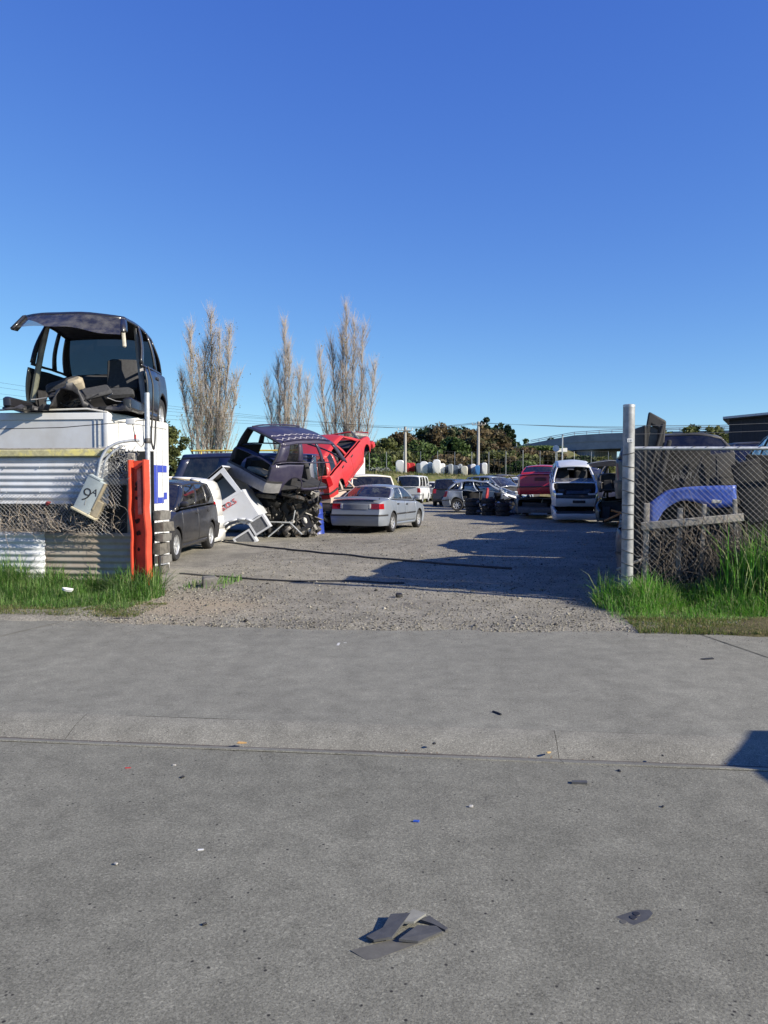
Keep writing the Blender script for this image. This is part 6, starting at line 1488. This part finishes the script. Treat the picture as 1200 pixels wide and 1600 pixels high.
# bridge on the right
M['bridgeconc'] = plain('bridge_concrete', (.24, .255, .27), .9, 0, .18, .8, .2, .01); M['bridgewhite'] = plain('white_painted_concrete', (.74, .74, .72), .8, 0, .08, .6, .1, .01)
br = empty('road_bridge', (22, 100, 0), (0, 0, R(-37)), 'concrete road bridge with railing crossing behind the wrecks', 'bridge')
bxs = [(-7, 5.2), (-4, 5.65), (-1, 6.1), (2, 6.5), (6, 6.6), (12, 6.55), (28, 6.3), (50, 6.0), (70, 5.8)]
def bridge_strip(nm, mat, dy0, dy1, dz0, dz1):
    mb = MB()
    for (xa, za), (xb, zb_) in zip(bxs[:-1], bxs[1:]):
        mb.add([(xa, dy0, za + dz0), (xb, dy0, zb_ + dz0), (xb, dy1, zb_ + dz0), (xa, dy1, za + dz0), (xa, dy0, za + dz1), (xb, dy0, zb_ + dz1), (xb, dy1, zb_ + dz1), (xa, dy1, za + dz1)], [(0, 1, 5, 4), (3, 7, 6, 2), (4, 5, 6, 7), (0, 3, 2, 1)])
    mb.build(nm, [mat], br, 30)
bridge_strip('deck', M['bridgeconc'], 0, 9, -1.1, 0); bridge_strip('parapet', M['bridgeconc'], -.05, .25, -.15, .75); bridge_strip('parapet', M['bridgeconc'], 8.8, 9.05, -.15, .75)
for dz in (.95, 1.15):
    mb = MB(); mb.tube([(x, .1, z + dz) for x, z in bxs[1:]], .04, 5); mb.build('rail', [M['galv']], br, 60)
for x in np.arange(-6, 36, 1.6):
    z = float(np.interp(x, [a for a, _ in bxs], [b for _, b in bxs])); mb = MB(); mb.box((float(x), .1, z + .95), (.06, .06, .45)); mb.build('rail_post', [M['galv']], br, None)
for x in (3.2, 20, 36):
    mb = MB(); mb.bevbox((x, 4.5, 2.8), (2.3, 8, 5.9), .2); mb.build('pier', [M['bridgeconc']], br)
ww = MB(); ww.prism([(18.2, 2.2), (22.0, 2.2), (22.0, 5.55), (21.0, 5.5), (18.6, 4.1), (18.2, 3.7)], -4.5, -4.0); o = ww.build('wing_wall', [M['bridgewhite']], None, 30, (0, 100, 0), fixn=True); tag(o, 'sloping white wing wall at the end of the bridge', 'wall')
sg = empty('road_sign', (px2x(868, 86), 86, 2.2), label='small blue sign on a thin pole left of the white wing wall', cat='sign')
mb = MB(); mb.tube([(0, 0, 0), (0, 0, 3.2)], .05, 6); mb.build('pole', [M['galv']], sg); mb = MB(); mb.lathe([(.001, -.02), (.36, -.02), (.36, .02), (.001, .02)], 18, 'Y', (0, -.07, 2.9)); mb.build('sign_face', [M['blue']], sg)
lp = empty('lamp_pole', (px2x(878, 84), 84, 2.2), label='tall grey pole in front of the white wing wall', cat='pole'); mb = MB(); mb.tube([(0, 0, 0), (0, 0, 4.2)], .08, 6); mb.build('shaft', [M['galv']], lp); mb = MB(); mb.bevbox((0, -.15, 4.2), (.12, .4, .08), .02); mb.build('arm', [M['galv']], lp)

# black shed on the right
sh = empty('black_shed', (9.75, 22.5, 0), (0, 0, R(-27)), 'black clad shed with pale roof flashing behind the stacked wrecks', 'shed')
M['shedblack'] = plain('black_cladding', (.012, .013, .02), .6, 0, .3, 4)
mb = MB(); mb.box((3, 2.5, 1.65), (6, 5, 3.3)); mb.build('wall', [M['shedblack']], sh, None)
for k in range(30): mb = MB(); mb.box((.1 + k * .2, -.012, 1.65), (.05, .024, 3.28)); mb.build('cladding_rib', [M['shedblack']], sh, None)
mb = MB(); mb.add([(-.15, -.2, 3.33), (6.2, -.2, 3.78), (6.2, 5.2, 3.78), (-.15, 5.2, 3.33)], [(0, 1, 2, 3)]); o = mb.build('roof', [M['shedblack']], sh, None); md = o.modifiers.new('t', 'SOLIDIFY'); md.thickness = .06
mb = MB(); mb.prism([(-.15, 3.30), (6.2, 3.75), (6.2, 3.81), (-.15, 3.36)], -.24, -.205); mb.build('flashing', [M['galv']], sh, None, fixn=True)
mb = MB(); mb.prism([(0, 3.2), (6, 3.2), (6, 3.72), (0, 3.30)], -.002, .06); mb.build('gable', [M['shedblack']], sh, None, fixn=True)

# car parked on the street just out of frame; only its shadow reaches the driveway
car('unseen_street_car', 'unseen grey hatchback parked at the roadside to the right of the driveway', 'car', M['wreckgrey'], (6.13, 2.95, 0), 97, **HATCH)

# ================================================================ small things on the ground
def flat_piece(name, label, cat, mat, loc, rotz, poly, th=.006, tilt=(0, 0), lift=0.0):
    mb = MB(); mb.prism(poly, 0, th, 'XY'); mb.crumple(.003, 18, random.random() * 9); o = mb.build(name, [mat], None, 25, (loc[0], loc[1], loc[2] + lift), (tilt[0], tilt[1], rotz), fixn=True); return tag(o, label, cat)
M['rubber'] = plain('worn_grey_rubber', (.058, .059, .061), .7, 0, .2, 30, .1); M['rubber2'] = plain('worn_tan_rubber', (.085, .083, .075), .8, 0, .2, 30, .1)
RZ0 = -.035
tr_ = empty('torn_mudflap', (.05, 2.64, RZ0), (0, 0, 0), 'torn grey mudflap lying folded on the road', 'rubber scrap'); tr_.scale = (1.12, 1.12, 1.2)
def piece(poly, z, mat, tilt=(0, 0)):
    mb = MB(); mb.prism(poly, 0, .007, 'XY'); mb.crumple(.003, 18, z * 90); mb.build('flap', [mat], tr_, 25, (0, 0, z), (tilt[0], tilt[1], 0), fixn=True)
piece([(-.145, -.035), (-.09, -.085), (.09, .02), (.10, .05), (.02, .035)], .006, M['rubber2'], (R(3), 0))
piece([(-.10, .02), (-.075, -.0), (-.02, .01), (.04, .13), (-.02, .13), (-.05, .06)], .018, M['rubber'], (R(3), R(-2)))
piece([(.0, .0), (.06, -.0), (.135, .055), (.12, .085), (.06, .08)], .016, M['rubber'], (R(2), R(3)))
piece([(.02, .09), (.05, .09), (.09, .13), (.05, .15), (.03, .13)], .012, plain('frayed_pale_backing', (.17, .17, .155), .9), (R(6), 0))
piece([(.07, .115), (.11, .10), (.145, .065), (.155, .075), (.10, .14)], .014, M['rubber'], (R(2), R(3)))
pl2 = empty('plastic_plate', (.895, 2.80, RZ0 + .003), (R(1), R(-3), R(24)), 'flat dark plastic plate with punched holes lying on the road', 'plastic scrap')
mb = MB(); mb.prism([(-.085, -.028), (-.07, -.036), (.04, -.033), (.085, -.012), (.09, .012), (.05, .032), (-.06, .034), (-.085, .02)], 0, .010, 'XY'); mb.build('plate', [M['rubber']], pl2, 25, fixn=True)
for (x, y) in ((-.045, -.005), (.005, .0), (.03, .012)):
    mb = MB(); mb.lathe([(.0, .0125), (.012, .0125), (.014, .0105)], 12, 'Z', (x, y, 0)); mb.build('hole', [M['trim'] if x > -.01 else M['rubber2']], pl2)
blob = lambda s, e=1.0: [(s * (1 + .3 * math.sin(3 * a + s * 90)) * math.cos(a), s * e * (1 + .3 * math.cos(2 * a)) * math.sin(a)) for a in np.linspace(0, 5.7, 9)]
def gp2(px, py):
    f_ = 1240; th_ = math.atan(48 / f_); v = (800 - py) / f_; dy = math.cos(th_) + v * math.sin(th_); dz = -math.sin(th_) + v * math.cos(th_); s = -1.575 / dz; return ((px - 600) / f_ * s, dy * s, -.022)
flat_piece('grey_plastic_bit', 'small grey plastic strip on the road below the gutter', 'plastic scrap', M['rubber'], gp2(905, 1225), -.1, [(-.04, -.014), (.04, -.012), (.04, .014), (-.035, .014)], .012)
flat_piece('blue_bit', 'tiny blue plastic scrap on the road', 'plastic scrap', M['wingblue'], gp2(650, 1285), -.2, [(-.012, -.006), (.012, -.006), (.014, .006), (-.011, .006)], .006)
flat_piece('yellow_leaf', 'dry yellow leaf lying in the gutter', 'leaf', plain('dry_leaf', (.36, .22, .08), .8), gp2(377, 1157)[:2] + (-.04,), .3, blob(.028, .5), .004, (.2, .1))
flat_piece('yellow_leaf', 'second pale leaf in the gutter near the middle of the driveway', 'leaf', plain('pale_leaf', (.42, .30, .13), .8), gp2(857, 1172)[:2] + (-.04,), .8, blob(.02, .5), .004, (.2, .1))
flat_piece('black_rag', 'flat black rag on the driveway near the right verge', 'rag', M['trim'], gp2(1107, 1038)[:2] + (.015,), .3, blob(.06, .5), .012)
flat_piece('black_rag', 'dark flattened rag at the driveway edge by the left verge', 'rag', M['trim'], gp2(195, 974)[:2] + (.02,), .1, blob(.14, .35), .015)
flat_piece('red_bit', 'thin red plastic splinter on the road at left', 'plastic scrap', M['flame'], gp2(200, 1201), .1, [(-.016, -.003), (.016, -.002), (.016, .003), (-.016, .003)], .004)
flat_piece('white_bit', 'tiny white scrap on the road at left', 'plastic scrap', M['white'], gp2(314, 1329), .1, [(-.012, -.005), (.012, -.004), (.012, .005), (-.012, .005)], .003)
flat_piece('white_litter', 'crumpled white wrapper lying in the long grass', 'wrapper', M['white'], ST(-4.98, 9.25, .20), .4, blob(.06, .5), .03, (.5, .2))
flat_piece('tar_blot', 'dark round tar blot at the bottom of the road', 'tar blot', M['trim'], gp2(693, 1560)[:2] + (-.037,), .1, blob(.022, .8), .003)
for k, (px, py, s) in enumerate(((272, 1197, .018), (285, 1216, .02), (560, 1130, .02), (736, 1262, .02), (1036, 1262, .015), (968, 1206, .02), (400, 1140, .018), (678, 1163, .022), (1035, 1182, .016), (181, 1352, .015), (320, 1446, .015))):
    mb = MB(); s *= .55; mb.bevbox((0, 0, 0), (s * 2, s * 1.3, s), s * .3, (0, 0, k)); mb.crumple(s * .3, 30, k); o = mb.build('pebble', [M['grease'] if k % 3 else M['concrete']], None, 30, gp2(px, py)); o.location.z += .003; tag(o, 'small loose pebble lying on the street', 'pebble', 'pebbles on the street')
for k, (pa, lab) in enumerate(((((770, 1119), (776, 1121), (783, 1124)), 'thin bent black twig on the driveway'), (((720, 965), (730, 960), (738, 961)), 'dark stick lying on the gravel edge'))):
    mb = MB(); mb.tube([Vector(gp2(*p)) + Vector((0, 0, .03 + (.02 if k else 0))) for p in pa], .007, 5); o = mb.build('twig', [M['trim']], None); tag(o, lab, 'twig')
mb = MB(); mb.bevbox((0, 0, .04), (.085, .07, .075), .02); mb.crumple(.02, 12, 2); q = gp2(624, 941); o = mb.build('dark_lump', [M['grease']], None, 35, (q[0], q[1], .02)); tag(o, 'dark lump of metal on the gravel in front of the shadow', 'scrap')
# thin black tubes drawing wire shadows on the gravel
def black_tube(pts, label, r=.016):
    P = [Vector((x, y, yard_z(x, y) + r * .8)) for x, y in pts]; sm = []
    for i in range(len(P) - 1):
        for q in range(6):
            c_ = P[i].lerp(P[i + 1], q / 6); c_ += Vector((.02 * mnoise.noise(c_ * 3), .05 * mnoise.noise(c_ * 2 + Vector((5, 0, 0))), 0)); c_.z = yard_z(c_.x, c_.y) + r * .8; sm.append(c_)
    sm.append(P[-1]); mb = MB(); mb.tube(sm, r, 6); o = mb.build('black_tube', [M['trim']], None, 60); tag(o, label, 'black_tube')
black_tube([(-3.3, 12.75), (-2.7, 12.45), (-2.0, 12.05), (-1.2, 11.85), (-.6, 11.9), (.3, 11.6)], 'thin black tube drawing a wire shadow on the gravel near the gate', .014)
black_tube([(-4.0, 19.6), (-3.2, 18.6), (-2.2, 17.4), (-1.0, 16.2), (.2, 15.0), (1.2, 14.2), (2.2, 13.6)], 'long black tube drawing a wire shadow across the yard to the dark shadow', .02)
# joints cut in the driveway
for k, (pa, pb, w_) in enumerate((((-1.0 + -.6, 0), (0, 0), .0),)): pass
def joint(p0, p1, w, mat, nm):
    a = Vector(p0); b = Vector(p1); n_ = (b - a).normalized().cross(Vector((0, 0, 1))) * w; mb = MB(); st_ = 16
    for i in range(st_):
        q0 = a.lerp(b, i / st_); q1 = a.lerp(b, (i + 1) / st_)
        for q in (q0, q1): q.z = apron_z(*to_st(q)) + .004
        w0 = .6 + .8 * abs(mnoise.noise(q0 * 7)); w1 = .6 + .8 * abs(mnoise.noise(q1 * 7))
        mb.add([q0 - n_ * w0, q1 - n_ * w1, q1 + n_ * w1, q0 + n_ * w0], [(0, 1, 2, 3)])
    o = mb.build(nm, [mat], bpy.data.objects['driveway'], None); return o
joint(gp2(1085, 996), gp2(1230, 1046), .008, M['grease'], 'expansion_joint')
joint(gp2(92, 978), gp2(-60, 1015), .018, M['kerb'], 'expansion_joint')
mb = MB(); q = gp2(528, 1011); QZ = apron_z(*to_st(Vector(q))) + .003; mb.add([(q[0] - .012, q[1] - .05, QZ), (q[0] + .012, q[1] - .05, QZ), (q[0] + .02, q[1] + .07, QZ), (q[0] - .004, q[1] + .07, QZ)], [(0, 1, 2, 3)]); mb.add([(q[0] + .05, q[1] + .06, QZ), (q[0] + .08, q[1] + .06, QZ), (q[0] + .08, q[1] + .08, QZ), (q[0] + .05, q[1] + .08, QZ)], [(0, 1, 2, 3)])
o = mb.build('paint_mark', [plain('worn_road_paint', (.5, .5, .48), .9, 0, .3, 40)], bpy.data.objects['driveway'], None)

for k, (px, py, wpx, y, lab) in enumerate(((930, 708, 40, 112, 'dark tree seen under the bridge beside its pier'), (965, 706, 44, 115, 'second dark tree under the bridge behind the bent white bonnet'), (1010, 700, 50, 110, 'dark tree under the bridge behind the leaning truck panel'))):
    leafy('under_bridge_tree', lab, px2x(px, y), y, topz(py, y) - 1.5, wpx * 1.4 / 1240 * y, DG + MG, 3500, .26, 400 + k, 'trees under the bridge', zb=1.5, low=.02)
